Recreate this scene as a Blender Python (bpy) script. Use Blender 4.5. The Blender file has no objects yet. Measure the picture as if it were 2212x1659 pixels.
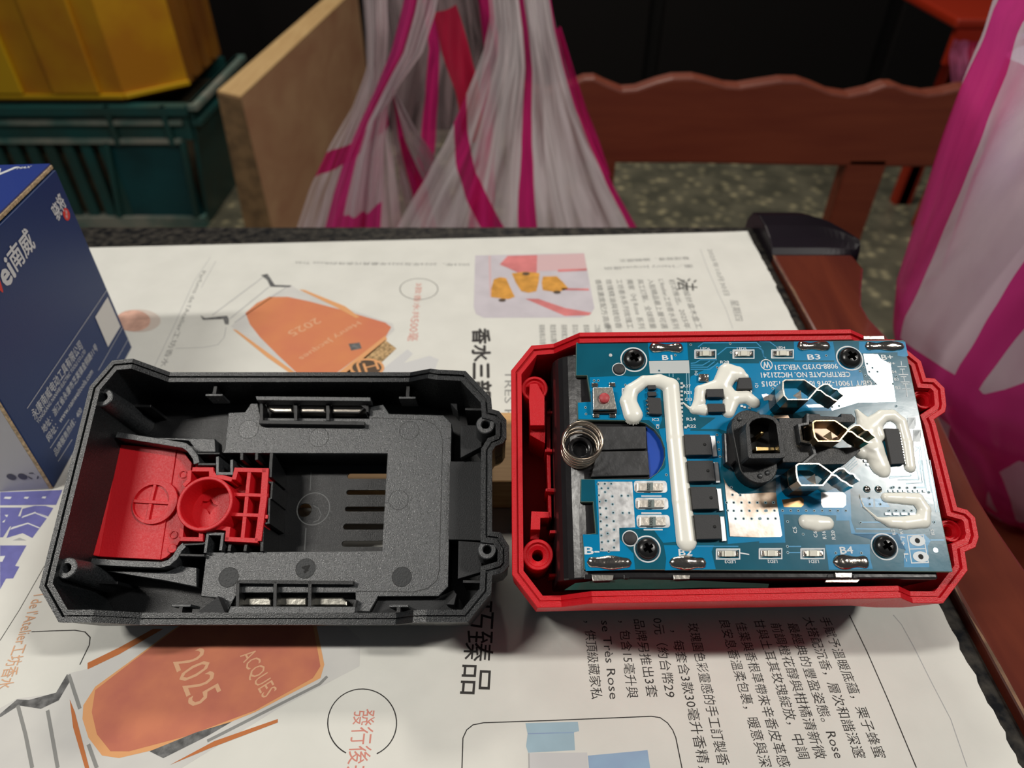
import bpy, bmesh, math, random
from mathutils import Vector, Matrix
from mathutils.geometry import tessellate_polygon
random.seed(4)
S = bpy.context.scene
COL = S.collection
# ------------------------------------------------------------------ camera, light, exposure
FPX, PCX, PCY = 1550., 1106., 829.5
PITCH = math.radians(40.2)
T = .70                       # table top height
CAMZ = .89
cd = bpy.data.cameras.new('camera'); cam = bpy.data.objects.new('camera', cd); COL.objects.link(cam)
cam.location = (0, 0, CAMZ); cam.rotation_euler = (math.pi/2 - PITCH, 0, 0)
cd.sensor_fit = 'HORIZONTAL'; cd.sensor_width = 36; cd.lens = 36*FPX/2212
cd.clip_start = .01; cd.clip_end = 30
cd.dof.use_dof = True; cd.dof.focus_distance = .188; cd.dof.aperture_fstop = 16
S.camera = cam
W = bpy.data.worlds.new('world'); S.world = W; W.use_nodes = True
W.node_tree.nodes['Background'].inputs[0].default_value = (.62, .66, .72, 1)
W.node_tree.nodes['Background'].inputs[1].default_value = .06
def area(name, loc, rot, sx, sy, power, col):
    l = bpy.data.lights.new(name, 'AREA'); l.shape = 'RECTANGLE'; l.size = sx; l.size_y = sy
    l.energy = power; l.color = col
    o = bpy.data.objects.new(name, l); COL.objects.link(o); o.location = loc; o.rotation_euler = rot
    return o
area('ceiling_lamp', (-.86, -.19, T+1.45), (math.radians(-8), math.radians(-28), 0), .5, .07, 10.5, (1., .96, .89))
area('ceiling_lamp', (1.0, -.17, T+1.45), (math.radians(-8), math.radians(28), 0), .36, .08, 11.5, (1., .96, .89))
area('background_fill', (-.1, 1.6, 2.3), (math.radians(12), 0, 0), .5, .5, 15, (1., .93, .83))  # unseen fill lamp added to brighten the background
S.view_settings.view_transform = 'Standard'; S.view_settings.look = 'None'
S.view_settings.gamma = 1; S.view_settings.use_curve_mapping = False
S.view_settings.exposure = .45

# ------------------------------------------------------------------ geometry of the view: rays onto real planes
CV = Vector((0, 0, CAMZ)); FV = Vector((0, math.cos(PITCH), -math.sin(PITCH))); UV_ = Vector((0, math.sin(PITCH), math.cos(PITCH)))
def ray(px, py): return FV + Vector((1, 0, 0))*((px-PCX)/FPX) + UV_*((PCY-py)/FPX)
def WY(px, py, Y):
    r = ray(px, py); return CV + r*(Y/r.y)
def WZ(px, py, Z):
    r = ray(px, py); return CV + r*((Z-CAMZ)/r.z)
class Frame:
    """a tilted plane; coordinates on it in millimetres"""
    def __init__(s, o, deg, ex=None, ey=None):
        t = math.radians(deg); s.t = t; s.o = Vector(o); s.ex = Vector(ex or (1, 0, 0))
        s.ey = Vector(ey or (0, math.cos(t), math.sin(t))); s.n = s.ex.cross(s.ey)
    def P(s, px, py, h=0.):
        r = ray(px, py); k = ((s.o + s.n*(h*.001) - CV).dot(s.n))/r.dot(s.n); q = CV + r*k - s.o
        return (q.dot(s.ex)*1000, q.dot(s.ey)*1000)
    def PL(s, pts, h=0.): return [s.P(a, b, h) for a, b in pts]
    def R(s, px, py, r, h):                       # a pixel radius in mm
        a = s.P(px-r, py, h); b = s.P(px+r, py, h); return (b[0]-a[0])/2
    def world(s, x, y, h): return s.o + s.ex*x*.001 + s.ey*y*.001 + s.n*h*.001
FB = Frame((0, .1007, T+.0252), 27)               # black half, rim plane
FR = Frame((0, .1004, T+.0324), 28)               # red half, rim plane
FT = Frame((0, 0, T), 0)                          # table top
# ------------------------------------------------------------------ materials
MATS = {}
def mat(name, col, rough=.5, metal=0, bump=0, bscale=800, spec=.5, vary=0, vscale=30, coat=0, col2=None, alpha=1, rvary=0, detail=4, bdist=.0003, emit=0):
    if name in MATS: return MATS[name]
    m = bpy.data.materials.new(name); m.use_nodes = True; nt = m.node_tree; b = nt.nodes['Principled BSDF']
    b.inputs['Base Color'].default_value = (*col, 1); b.inputs['Roughness'].default_value = rough
    b.inputs['Metallic'].default_value = metal; b.inputs['Specular IOR Level'].default_value = spec
    b.inputs['Coat Weight'].default_value = coat; b.inputs['Alpha'].default_value = alpha
    tc = None
    def tcn():
        nonlocal tc
        if tc is None: tc = nt.nodes.new('ShaderNodeTexCoord')
        return tc.outputs['Object']
    if bump:
        n = nt.nodes.new('ShaderNodeTexNoise'); n.inputs['Scale'].default_value = bscale; n.inputs['Detail'].default_value = detail
        nt.links.new(tcn(), n.inputs['Vector'])
        bp = nt.nodes.new('ShaderNodeBump'); bp.inputs['Strength'].default_value = bump; bp.inputs['Distance'].default_value = bdist
        nt.links.new(n.outputs['Fac'], bp.inputs['Height']); nt.links.new(bp.outputs['Normal'], b.inputs['Normal'])
        if rvary:
            mr = nt.nodes.new('ShaderNodeMapRange'); mr.inputs['From Min'].default_value = .35; mr.inputs['From Max'].default_value = .65
            mr.inputs['To Min'].default_value = rough-rvary; mr.inputs['To Max'].default_value = rough+rvary
            nt.links.new(n.outputs['Fac'], mr.inputs['Value']); nt.links.new(mr.outputs['Result'], b.inputs['Roughness'])
    if vary or col2:
        n2 = nt.nodes.new('ShaderNodeTexNoise'); n2.inputs['Scale'].default_value = vscale; n2.inputs['Detail'].default_value = 5
        nt.links.new(tcn(), n2.inputs['Vector'])
        r = nt.nodes.new('ShaderNodeValToRGB'); r.color_ramp.elements[0].position = .35; r.color_ramp.elements[1].position = .65
        c2 = col2 or tuple(min(1, c*(1+vary)) for c in col); c1 = col if col2 else tuple(c*(1-vary) for c in col)
        r.color_ramp.elements[0].color = (*c1, 1); r.color_ramp.elements[1].color = (*c2, 1)
        nt.links.new(n2.outputs['Fac'], r.inputs['Fac']); nt.links.new(r.outputs['Color'], b.inputs['Base Color'])
    MATS[name] = m; return m
def wood(name, c1, c2, scale, rough=.4, stretch=(1, 12, 12), coat=0):
    m = bpy.data.materials.new(name); m.use_nodes = True; nt = m.node_tree; b = nt.nodes['Principled BSDF']
    tc = nt.nodes.new('ShaderNodeTexCoord'); mp = nt.nodes.new('ShaderNodeMapping'); mp.inputs['Scale'].default_value = stretch
    n = nt.nodes.new('ShaderNodeTexNoise'); n.inputs['Scale'].default_value = scale; n.inputs['Detail'].default_value = 6; n.inputs['Distortion'].default_value = .6
    r = nt.nodes.new('ShaderNodeValToRGB'); r.color_ramp.elements[0].position = .3; r.color_ramp.elements[1].position = .7
    r.color_ramp.elements[0].color = (*c1, 1); r.color_ramp.elements[1].color = (*c2, 1)
    nt.links.new(tc.outputs['Object'], mp.inputs[0]); nt.links.new(mp.outputs[0], n.inputs['Vector']); nt.links.new(n.outputs['Fac'], r.inputs[0])
    nt.links.new(r.outputs[0], b.inputs['Base Color']); b.inputs['Roughness'].default_value = rough; b.inputs['Coat Weight'].default_value = coat
    MATS[name] = m; return m
M_blk = mat('black_plastic', (.014, .016, .018), .36, bump=.4, bscale=3200, rvary=.12, spec=1., col2=(.048, .052, .056), vscale=1900)  # pale flecks raised so the colour carries lamp sheen on the deck
M_blk2 = mat('black_plastic_fine', (.006, .0065, .0075), .4, bump=.3, bscale=4000, rvary=.1, spec=.5)
M_blkw = mat('black_plastic_wall', (.007, .008, .009), .34, bump=.3, bscale=3000, rvary=.1, spec=.55, col2=(.014, .016, .018), vscale=1800)
M_blkrough = mat('black_matt', (.016, .017, .019), .6, bump=.4, bscale=3000)
M_red = mat('red_plastic', (.60, .006, .014), .42, bump=.35, bscale=3000, rvary=.1, spec=.35)
M_redb = mat('red_button_plastic', (.62, .006, .014), .5, bump=.25, bscale=2500, rvary=.06)
M_paper = mat('newsprint', (.70, .695, .645), .85, bump=.5, bscale=350, vary=.03, vscale=60, bdist=.0002, spec=.2)
M_ink = mat('ink_black', (.045, .042, .04), .8, spec=.2)
M_inkg = mat('ink_grey', (.26, .26, .25), .8, spec=.2)
M_inkl = mat('ink_light_grey', (.42, .42, .42), .8, spec=.2)
M_inkr = mat('ink_salmon', (.62, .25, .20), .8, spec=.2)
M_inkp = mat('ink_purple_blue', (.16, .16, .42), .8, spec=.2, vary=.06, vscale=300)
M_wht = mat('ink_white', (.74, .75, .74), .8, spec=.2)
M_nickel = mat('nickel', (.72, .66, .58), .22, 1, bump=.1, bscale=900)
M_steel = mat('steel_plate', (.62, .58, .52), .3, 1, bump=.2, bscale=1500)
M_tin = mat('tinned_pad', (.80, .80, .80), .36, 1, bump=.08, bscale=500, rvary=.05)
M_tinb = mat('fluxed_pad', (.78, .76, .73), .4, 1, bump=.12, bscale=500, col2=(.36, .25, .17), vscale=110)
M_solder = mat('solder', (.62, .55, .48), .16, 1, bump=.5, bscale=260, bdist=.001)
M_gold = mat('gold_plate', (.75, .52, .22), .22, 1)
M_glue = mat('white_silicone', (.90, .885, .80), .25, spec=.5)
M_pcb = mat('solder_mask_dark', (.004, .10, .155), .2, bump=.05, bscale=400, vary=.12, vscale=90)
M_cop = mat('solder_mask_blue', (.0, .21, .43), .2, bump=.05, bscale=400)
M_trc = mat('solder_mask_trace', (.02, .26, .50), .3, coat=.2)
M_silk = mat('silkscreen', (.72, .76, .78), .6)
M_edge = mat('board_edge', (.10, .16, .13), .7)
M_chip = mat('chip_black', (.022, .022, .024), .55, bump=.2, bscale=5000)
M_holder = mat('holder_black', (.013, .012, .013), .26, bump=.25, bscale=160, bdist=.0006)
M_foam = mat('foam_black', (.03, .03, .032), .5, bump=.7, bscale=500, vary=.4, vscale=200)
M_green = mat('green_film', (.02, .075, .062), .25, bump=.4, bscale=150, bdist=.001)
M_cell = mat('cell_wrap_blue', (.002, .06, .42), .35)
M_btn = mat('cap_red', (.45, .05, .06), .5)
M_card = mat('card_blue', (.007, .030, .125), .42, bump=.15, bscale=2500, spec=.35)
M_cards = mat('card_silver', (.40, .40, .44), .42, bump=.1, bscale=2500)
M_cardb = mat('card_core', (.45, .33, .20), .9, vary=.4, vscale=900)
M_granite = mat('granite', (.006, .0065, .008), .25, bump=.1, bscale=300, col2=(.05, .045, .038), vscale=220)
M_rose = wood('rosewood', (.085, .016, .010), (.14, .030, .015), 8, .22, (10, 1.5, 10), .3)
M_rose2 = wood('rosewood_chair', (.135, .024, .010), (.17, .035, .014), 6, .5, (1.5, 14, 14), 0)
M_batten = wood('pine', (.50, .27, .10), (.66, .40, .17), 60, .6, (1, 14, 14))
M_ply = wood('plywood_face', (.46, .22, .12), (.58, .33, .18), 5, .6, (3, 1.2, 2.5))
M_plye = wood('plywood_edge', (.50, .31, .13), (.60, .40, .18), 8, .7, (10, 1, 30))
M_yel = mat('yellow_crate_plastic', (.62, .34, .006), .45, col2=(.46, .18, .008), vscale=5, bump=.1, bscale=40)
M_yelb = mat('yellow_crate_shaded', (.30, .12, .01), .5, col2=(.20, .07, .01), vscale=6)  # darker copy of the crate yellow, side shade put into the colour
M_teal = mat('teal_crate_plastic', (.010, .085, .082), .45, col2=(.022, .060, .052), vscale=8)
M_teall = mat('teal_crate_worn', (.07, .17, .15), .5, col2=(.30, .30, .25), vscale=12)
M_fruit = mat('dark_brown_straw', (.06, .042, .022), .9, col2=(.12, .09, .05), vscale=30)
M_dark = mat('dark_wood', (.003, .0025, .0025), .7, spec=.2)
M_floor = None
# ------------------------------------------------------------------ mesh building
OFF = {}
def rootoff(p):
    while p is not None and p.name not in OFF: p = p.parent
    return OFF[p.name] if p is not None else Vector((0, 0, 0))
def thing(name, label, cat, frame=None, base=(0, 0, 0), group=None):
    """an Empty at the base of a thing; base in mm on the frame (or metres in the world)"""
    o = bpy.data.objects.new(name, None); COL.objects.link(o); o.empty_display_size = .01
    o['label'] = label; o['category'] = cat
    if group: o['group'] = group
    if frame:
        o.location = frame.world(*base); o.rotation_euler = (frame.t, 0, 0); OFF[o.name] = Vector(base)*.001
    else:
        o.location = base; OFF[o.name] = Vector(base)
    return o
def crop(ox, oy, k, pts):
    """points read on an enlarged detail of the photograph"""
    return [(ox+x/k, oy+y/k) for x, y in pts]
K1 = (60, 750, 2.676); K2 = (480, 750, 2.677); K3 = (1090, 700, 3.881); K4 = (1640, 700, 3.95); K5 = (1090, 1000, 3.881); K6 = (1640, 980, 4.424)
KA = (180, 490, 2.5136); KB = (980, 490, 2.9105); KC = (0, 1050, 2.7233); KD = (500, 1250, 3.16); KE = (1000, 1300, 3.6867); KF = (1500, 1280, 3.1067)
KG = (0, 1050, 6.146); KX = (0, 330, 2.2125); K7 = (1540, 860, 7.539); K8 = (1640, 800, 9.217)
def lerp(a, b, t): return a + (b-a)*t
def offset(pts, d):
    """offset a closed outline inwards (positive d) whatever its winding"""
    n = len(pts); A = sum(pts[i][0]*pts[(i+1) % n][1]-pts[(i+1) % n][0]*pts[i][1] for i in range(n))
    s = 1 if A > 0 else -1; out = []
    for i in range(n):
        p0, p1, p2 = pts[i-1], pts[i], pts[(i+1) % n]
        a = Vector((p1[0]-p0[0], p1[1]-p0[1])).normalized(); b = Vector((p2[0]-p1[0], p2[1]-p1[1])).normalized()
        na = Vector((-a.y, a.x))*s; nb = Vector((-b.y, b.x))*s; m = na+nb; l = m.length
        m = m/l if l > 1e-6 else na
        k = d/max(.45, m.dot(na)); out.append((p1[0]+m.x*k, p1[1]+m.y*k))
    return out
def circle(x, y, r, n=24, a0=0): return [(x+r*math.cos(a0+2*math.pi*i/n), y+r*math.sin(a0+2*math.pi*i/n)) for i in range(n)]
def rrect(x0, x1, y0, y1, r, n=4):
    o = []
    for cx, cy, a in ((x1-r, y1-r, 0), (x0+r, y1-r, 90), (x0+r, y0+r, 180), (x1-r, y0+r, 270)):
        for i in range(n+1):
            t = math.radians(a+90*i/n); o.append((cx+r*math.cos(t), cy+r*math.sin(t)))
    return o
def capsule(a, b, r, n=8):
    d = math.atan2(b[1]-a[1], b[0]-a[0]); o = []
    for i in range(n+1):
        t = d-math.pi/2+math.pi*i/n; o.append((b[0]+r*math.cos(t), b[1]+r*math.sin(t)))
    for i in range(n+1):
        t = d+math.pi/2+math.pi*i/n; o.append((a[0]+r*math.cos(t), a[1]+r*math.sin(t)))
    return o
def path_wall(path, w):
    """open polyline to a closed outline of width w"""
    L, Rr = [], []; n = len(path)
    for i in range(n):
        p = Vector(path[i][:2]); a = (p-Vector(path[i-1][:2])).normalized() if i else None
        b = (Vector(path[i+1][:2])-p).normalized() if i < n-1 else None
        a = a or b; b = b or a; m = Vector((-(a.y+b.y), a.x+b.x)); l = m.length; m = m/l if l > 1e-5 else Vector((-a.y, a.x))
        k = (w/2)/max(.5, m.dot(Vector((-a.y, a.x))))
        L.append((p.x+m.x*k, p.y+m.y*k)); Rr.append((p.x-m.x*k, p.y-m.y*k))
    return L+Rr[::-1]
class MB:
    """collects shapes in millimetres (or metres with unit=1) and links them as one mesh"""
    def __init__(s, unit=.001): s.v = []; s.f = []; s.uv = {}; s.unit = unit; s.sm = []
    def add(s, vs, fs, smooth=False):
        o = len(s.v); s.v += [tuple(q) for q in vs]; s.f += [tuple(i+o for i in f) for f in fs]; s.sm += [smooth]*len(fs); return s
    def box(s, x0, x1, y0, y1, z0, z1):
        v = [(x, y, z) for z in (z0, z1) for y in (y0, y1) for x in (x0, x1)]
        return s.add(v, [(0, 2, 3, 1), (4, 5, 7, 6), (0, 1, 5, 4), (2, 6, 7, 3), (0, 4, 6, 2), (1, 3, 7, 5)])
    def hexa(s, b, t):                              # bottom ring, top ring of 4 points
        v = list(b)+list(t); return s.add(v, [(0, 3, 2, 1), (4, 5, 6, 7)]+[(i, (i+1) % 4, 4+(i+1) % 4, 4+i) for i in range(4)])
    def plate(s, loops, z0, z1, bev=0, zf=None):
        """flat plate from outlines (outer first, holes after)"""
        cu = bpy.data.curves.new('t', 'CURVE'); cu.dimensions = '2D'; cu.fill_mode = 'BOTH'
        if isinstance(loops[0][0], (int, float)): loops = [loops]
        k = 10.
        for lp in loops:
            sp = cu.splines.new('POLY'); sp.points.add(len(lp)-1); sp.use_cyclic_u = True
            for i, q in enumerate(lp): sp.points[i].co = (q[0]*k, q[1]*k, 0, 1)
        cu.extrude = max(0, (z1-z0)/2-bev)*k
        if bev: cu.bevel_depth = bev*k; cu.bevel_resolution = 1; cu.offset = -bev*k
        ob = bpy.data.objects.new('t', cu); me = bpy.data.meshes.new_from_object(ob)
        zc = (z0+z1)/2
        s.add([(q.co.x/k, q.co.y/k, q.co.z/k+zc) for q in me.vertices], [tuple(p.vertices) for p in me.polygons])
        bpy.data.objects.remove(ob); bpy.data.curves.remove(cu); bpy.data.meshes.remove(me); return s
    def face(s, pts, z): return s.plate([pts], z, z)
    def lathe(s, x, y, prof, n=28, smooth=True, ax=None):
        """profile [(r, z)] revolved about the normal through x, y"""
        v = []; f = []
        for r, z in prof:
            for i in range(n):
                a = 2*math.pi*i/n; v.append((x+r*math.cos(a), y+r*math.sin(a), z))
        for j in range(len(prof)-1):
            for i in range(n):
                k = (i+1) % n; f.append((j*n+i, j*n+k, (j+1)*n+k, (j+1)*n+i))
        if prof[0][0] > 1e-6: f.append(tuple(range(n))[::-1]) if False else None
        f = [q for q in f if q]
        f.append(tuple((len(prof)-1)*n+i for i in range(n)))
        return s.add(v, f, smooth)
    def ringtube(s, x, y, r0, r1, z0, z1, n=28):
        """a hollow round post"""
        v = []; f = []
        for r, z in ((r0, z0), (r0, z1), (r1, z1), (r1, z0+.2)):
            for i in range(n):
                a = 2*math.pi*i/n; v.append((x+r*math.cos(a), y+r*math.sin(a), z))
        for j in range(3):
            for i in range(n):
                k = (i+1) % n; f.append((j*n+i, j*n+k, (j+1)*n+k, (j+1)*n+i))
        f.append(tuple(3*n+i for i in range(n)))
        return s.add(v, f)
    def tube(s, pts, r, n=8, closed=False):
        pts = [Vector(p) for p in pts]; v = []; f = []; N = len(pts)
        for i, p in enumerate(pts):
            t = (pts[min(i+1, N-1)]-pts[max(i-1, 0)]).normalized()
            u = t.cross(Vector((0, 0, 1))); u = u.normalized() if u.length > 1e-3 else Vector((1, 0, 0)); w = t.cross(u)
            rr = r[i] if isinstance(r, (list, tuple)) else r
            for k in range(n):
                a = 2*math.pi*k/n; v.append(p+u*rr*math.cos(a)+w*rr*math.sin(a))
        for i in range(N-1):
            for k in range(n):
                f.append((i*n+k, i*n+(k+1) % n, (i+1)*n+(k+1) % n, (i+1)*n+k))
        f.append(tuple(range(n))); f.append(tuple((N-1)*n+k for k in range(n))[::-1])
        return s.add(v, f, True)
    def text(s, body, p0, p1, size=None, z=0., bold=0, center=True, shear=0, zf=None, depth=0):
        """a line of lettering whose baseline runs from p0 to p1"""
        cu = bpy.data.curves.new('t', 'FONT'); cu.body = body; cu.size = 10; cu.resolution_u = 2; cu.shear = shear
        ob = bpy.data.objects.new('t', cu); me = bpy.data.meshes.new_from_object(ob)
        if len(me.vertices):
            xs = [q.co.x for q in me.vertices]; x0 = min(xs); w = max(xs)-x0 or 1
            d = Vector((p1[0]-p0[0], p1[1]-p0[1])); L = d.length; d /= L; nn = Vector((-d.y, d.x)); kx = L/w; ky = size/10. if size else kx
            yc = 3.4 if center else 0; vs = []
            for bx, by in ([(0, 0)] if not bold else [(0, 0), (bold, 0), (-bold, 0), (0, bold), (0, -bold)]):
              vs = []
              for q in me.vertices:
                a = (q.co.x-x0+bx)*kx; b = (q.co.y-yc+by)*ky; X = p0[0]+d.x*a+nn.x*b; Y = p0[1]+d.y*a+nn.y*b
                vs.append((X, Y, z+(bx+2*by)*.002+(zf(X, Y) if zf else 0)))
              s.add(vs, [tuple(p.vertices) for p in me.polygons])
        bpy.data.objects.remove(ob); bpy.data.curves.remove(cu); bpy.data.meshes.remove(me); return s
    def world(s, frame):
        """from frame millimetres to world metres"""
        s.v = [tuple(frame.world(*q)) for q in s.v]; s.unit = 1; return s
    def build(s, name, m, parent=None, label=None, bev=0, smooth=None, kind=None, fix=True, sub=0):
        me = bpy.data.meshes.new(name); of = rootoff(parent) if parent else Vector((0, 0, 0)); u = s.unit
        me.from_pydata([(q[0]*u-of.x, q[1]*u-of.y, q[2]*u-of.z) for q in s.v], [], s.f); me.update()
        for p, q in zip(me.polygons, s.sm): p.use_smooth = q
        if fix:
            bm = bmesh.new(); bm.from_mesh(me); bmesh.ops.recalc_face_normals(bm, faces=bm.faces); bm.to_mesh(me); bm.free()
        if smooth:
            for p in me.polygons: p.use_smooth = True
        me.materials.append(m)
        o = bpy.data.objects.new(name, me); COL.objects.link(o); o.parent = parent
        if bev:
            md = o.modifiers.new('bevel', 'BEVEL'); md.width = bev*u; md.segments = 2; md.limit_method = 'ANGLE'; md.angle_limit = math.radians(40)
        if label: o['label'] = label
        if kind: o['kind'] = kind
        return o
def top(o, label, cat, group=None):
    o['label'] = label; o['category'] = cat
    if group: o['group'] = group
    return o
def shell_mesh(outer, prof, closed_bottom=None):
    """loft of inset rings. outer [(x, y, h)], prof [(inset, dh, absolute?)]"""
    m = MB(); n = len(outer); xy = [(a, b) for a, b, c in outer]; rings = []
    for ins, dh, ab in prof:
        q = offset(xy, ins) if ins else xy
        rings.append([(q[i][0], q[i][1], dh if ab else outer[i][2]+dh) for i in range(n)])
    v = [p for r in rings for p in r]; f = []
    for j in range(len(rings)-1):
        for i in range(n):
            k = (i+1) % n; f.append((j*n+i, j*n+k, (j+1)*n+k, (j+1)*n+i))
    m.add(v, f); return m
def copy_tree(o, parent=None):
    c = o.copy(); COL.objects.link(c); c.parent = parent
    for ch in list(o.children): copy_tree(ch, c)
    return c

# ================================================================== room
fm = bpy.data.materials.new('terrazzo'); fm.use_nodes = True; nt = fm.node_tree; b = nt.nodes['Principled BSDF']
tc = nt.nodes.new('ShaderNodeTexCoord'); n1 = nt.nodes.new('ShaderNodeTexVoronoi'); n1.inputs['Scale'].default_value = 30
n2 = nt.nodes.new('ShaderNodeTexNoise'); n2.inputs['Scale'].default_value = 14; n2.inputs['Detail'].default_value = 6
mx = nt.nodes.new('ShaderNodeMixRGB'); mx.blend_type = 'MULTIPLY'; mx.inputs[0].default_value = .8
r1 = nt.nodes.new('ShaderNodeValToRGB'); r1.color_ramp.elements[0].color = (.62, .56, .38, 1); r1.color_ramp.elements[1].color = (.17, .165, .13, 1); r1.color_ramp.elements[1].position = .42
r2 = nt.nodes.new('ShaderNodeValToRGB'); r2.color_ramp.elements[0].color = (.42, .42, .36, 1); r2.color_ramp.elements[1].color = (1, .95, .8, 1); r2.color_ramp.elements[0].position = .38; r2.color_ramp.elements[1].position = .66
nt.links.new(tc.outputs['Object'], n1.inputs['Vector']); nt.links.new(tc.outputs['Object'], n2.inputs['Vector'])
nt.links.new(n1.outputs['Distance'], r1.inputs[0]); nt.links.new(n2.outputs['Fac'], r2.inputs[0])
nt.links.new(r1.outputs[0], mx.inputs[1]); nt.links.new(r2.outputs[0], mx.inputs[2]); nt.links.new(mx.outputs[0], b.inputs['Base Color']); b.inputs['Roughness'].default_value = .4
fl = MB(1).box(-2.2, 2.2, -1.2, 3.1, -.05, 0).build('floor', fm); fl['kind'] = 'structure'
wl = MB(1).box(-2.2, 2.2, 3.0, 3.1, 0, 2.8).build('wall_back', mat('wall_paint', (.10, .085, .08), .8)); wl['kind'] = 'structure'
cab = thing('cabinet', 'nearly black wooden cabinet standing in the dark behind the chair', 'cabinet', base=(.5, 2.35, 0))
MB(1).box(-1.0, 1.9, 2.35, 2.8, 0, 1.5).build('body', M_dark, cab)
for i in range(4):
    x = -.95+i*.7
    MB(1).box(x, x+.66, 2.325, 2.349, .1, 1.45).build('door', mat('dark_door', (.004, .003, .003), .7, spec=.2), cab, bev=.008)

# chair behind the table: everything on the plane of its back, 0.80 m away
CY = .80
ch = thing('chair', 'reddish brown wooden chair with wavy topped back rail facing the table', 'chair', base=(.35, .62, 0))
tp = [(1130, 185), (1180, 200), (1235, 182), (1262, 171), (1285, 170), (1310, 182), (1345, 196), (1375, 194), (1420, 178), (1455, 169), (1500, 168), (1530, 175), (1570, 186), (1600, 188),
      (1650, 180), (1690, 174), (1730, 175), (1760, 185), (1795, 200), (1835, 206), (1880, 197), (1915, 184), (1935, 184), (1965, 197), (2005, 204), (2040, 200), (2080, 190), (2140, 186), (2190, 200), (2240, 185)]
ring = [WY(a, b_, CY) for a, b_ in tp]+[WY(a, b_, CY) for a, b_ in ((2240, 363), (1900, 362), (1500, 354), (1130, 352))]
m = MB(1); n = len(ring)
m.add([(q.x, q.y, q.z) for q in ring]+[(q.x, q.y+.022, q.z) for q in ring], [tuple(range(n)), tuple(range(2*n-1, n-1, -1))]+[(i, (i+1) % n, n+(i+1) % n, n+i) for i in range(n)])
m.build('top_rail', M_rose2, ch, bev=.003)
zr = WY(1500, 350, CY).z
for a0, a1 in (((1285, 355), (1330, 355)), ((1828, 362), (1915, 362)), ((2230, 362), (2300, 362))):
    x0 = WY(*a0, CY).x; x1 = WY(*a1, CY).x
    MB(1).box(x0, x1, CY, CY+.024, 0, zr+.004).build('post', M_rose2, ch, bev=.003)
xl = WY(1285, 355, CY).x; xr = WY(2300, 362, CY).x
xs_r = WY(1790, 362, CY).x
MB(1).box(xl-.27, xs_r, .46, CY-.001, .375, .40).build('seat', M_rose2, ch, bev=.004)
for x in (xl-.26, xs_r-.04):
    MB(1).box(x, x+.035, .47, .505, 0, .3745).build('leg', M_rose2, ch)
MB(1).box(xl-.26, xl-.225, CY-.04, CY-.005, 0, .3745).build('leg', M_rose2, ch)

# plywood board
zt = WY(470, 200, 1.3).z
nl = WY(470, 200, 1.3); nr = WY(521, 212, 1.3); bl = WY(528, 480, 1.3); br = WY(585, 480, 1.3)
def ext(p, q): t = p.z/(p.z-q.z); return p+(q-p)*t
fl_ = WZ(700, 0, zt); fr_ = WZ(752, 0, zt)
B0 = [ext(nl, bl), ext(nr, br)]; d = Vector((fl_.x-nl.x, fl_.y-nl.y, 0)); d = d*1.25
bot = [B0[0], B0[1], B0[1]+d, B0[0]+d]; tpq = [nl, nr, nr+d, nl+d]
bd = thing('plywood_board', 'upright plywood board with pale top edge beside the green crate', 'board', base=tuple(bot[0]))
MB(1).hexa(bot, tpq).build('panel', M_ply, bd)
e = .004
MB(1).hexa([tpq[0]+Vector((0, 0, .0005)), tpq[1]+Vector((0, 0, .0005)), tpq[2]+Vector((0, 0, .0005)), tpq[3]+Vector((0, 0, .0005))], [q+Vector((0, 0, .003)) for q in tpq]).build('top_edge', M_plye, bd, label='pale bare wood top edge')
MB(1).hexa([bot[0]+Vector((0, -.003, 0)), bot[1]+Vector((0, -.003, 0)), bot[1]+Vector((0, -.0005, 0)), bot[0]+Vector((0, -.0005, 0))],
           [tpq[0]+Vector((0, -.003, 0)), tpq[1]+Vector((0, -.003, 0)), tpq[1]+Vector((0, -.0005, 0)), tpq[0]+Vector((0, -.0005, 0))]).build('front_edge', mat('plywood_front_edge', (.22, .13, .06), .7, vary=.3, vscale=40), bd)

# green crate, front face 1.69 m away, standing on the floor
GY = 1.69
gb = WY(450, 487, GY); gt = WY(392, 228, GY)
G = thing('green_crate', 'dark green slatted plastic crate under the yellow crate', 'crate', base=(gb.x-.35, GY+.2, 0))
zb = 0.0; ztp = gt.z; xR = lambda z: lerp(gb.x, gt.x+.012, z/ztp); xL = gb.x-.56
def gx(px, py): return WY(px, py, GY).x
def gbar(name, x0, x1, z0, z1, y0=0, y1=.012, m=M_teal, par=None):
    return MB(1).box(x0, x1, GY+y0, GY+y1, z0, z1).build(name, m, par or G)
zz = lambda py: WY(250, py, GY).z
gbar('bottom_ledge', xL, gb.x, 0, zz(466), -.012, .02, M_teall)
zb1 = zz(466)
for py in (302, 262): gbar('rib', xL, gx(395, py), zz(py+5), zz(py-4), -.012, .0, M_teall)
gbar('rim', xL, gt.x+.01, zz(246), ztp, -.014, .02)
gbar('upper_band', xL, gt.x+.005, zz(302), zz(246), .0, .012, M_teal)
for px0, px1 in ((255, 300), (372, 392)):
    a0 = gx(px0, 310); a1 = gx(px1, 310)
    MB(1).box(a0, a0+.012, GY-.013, GY, zz(310), ztp).build('stile', M_teal, G)
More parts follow.
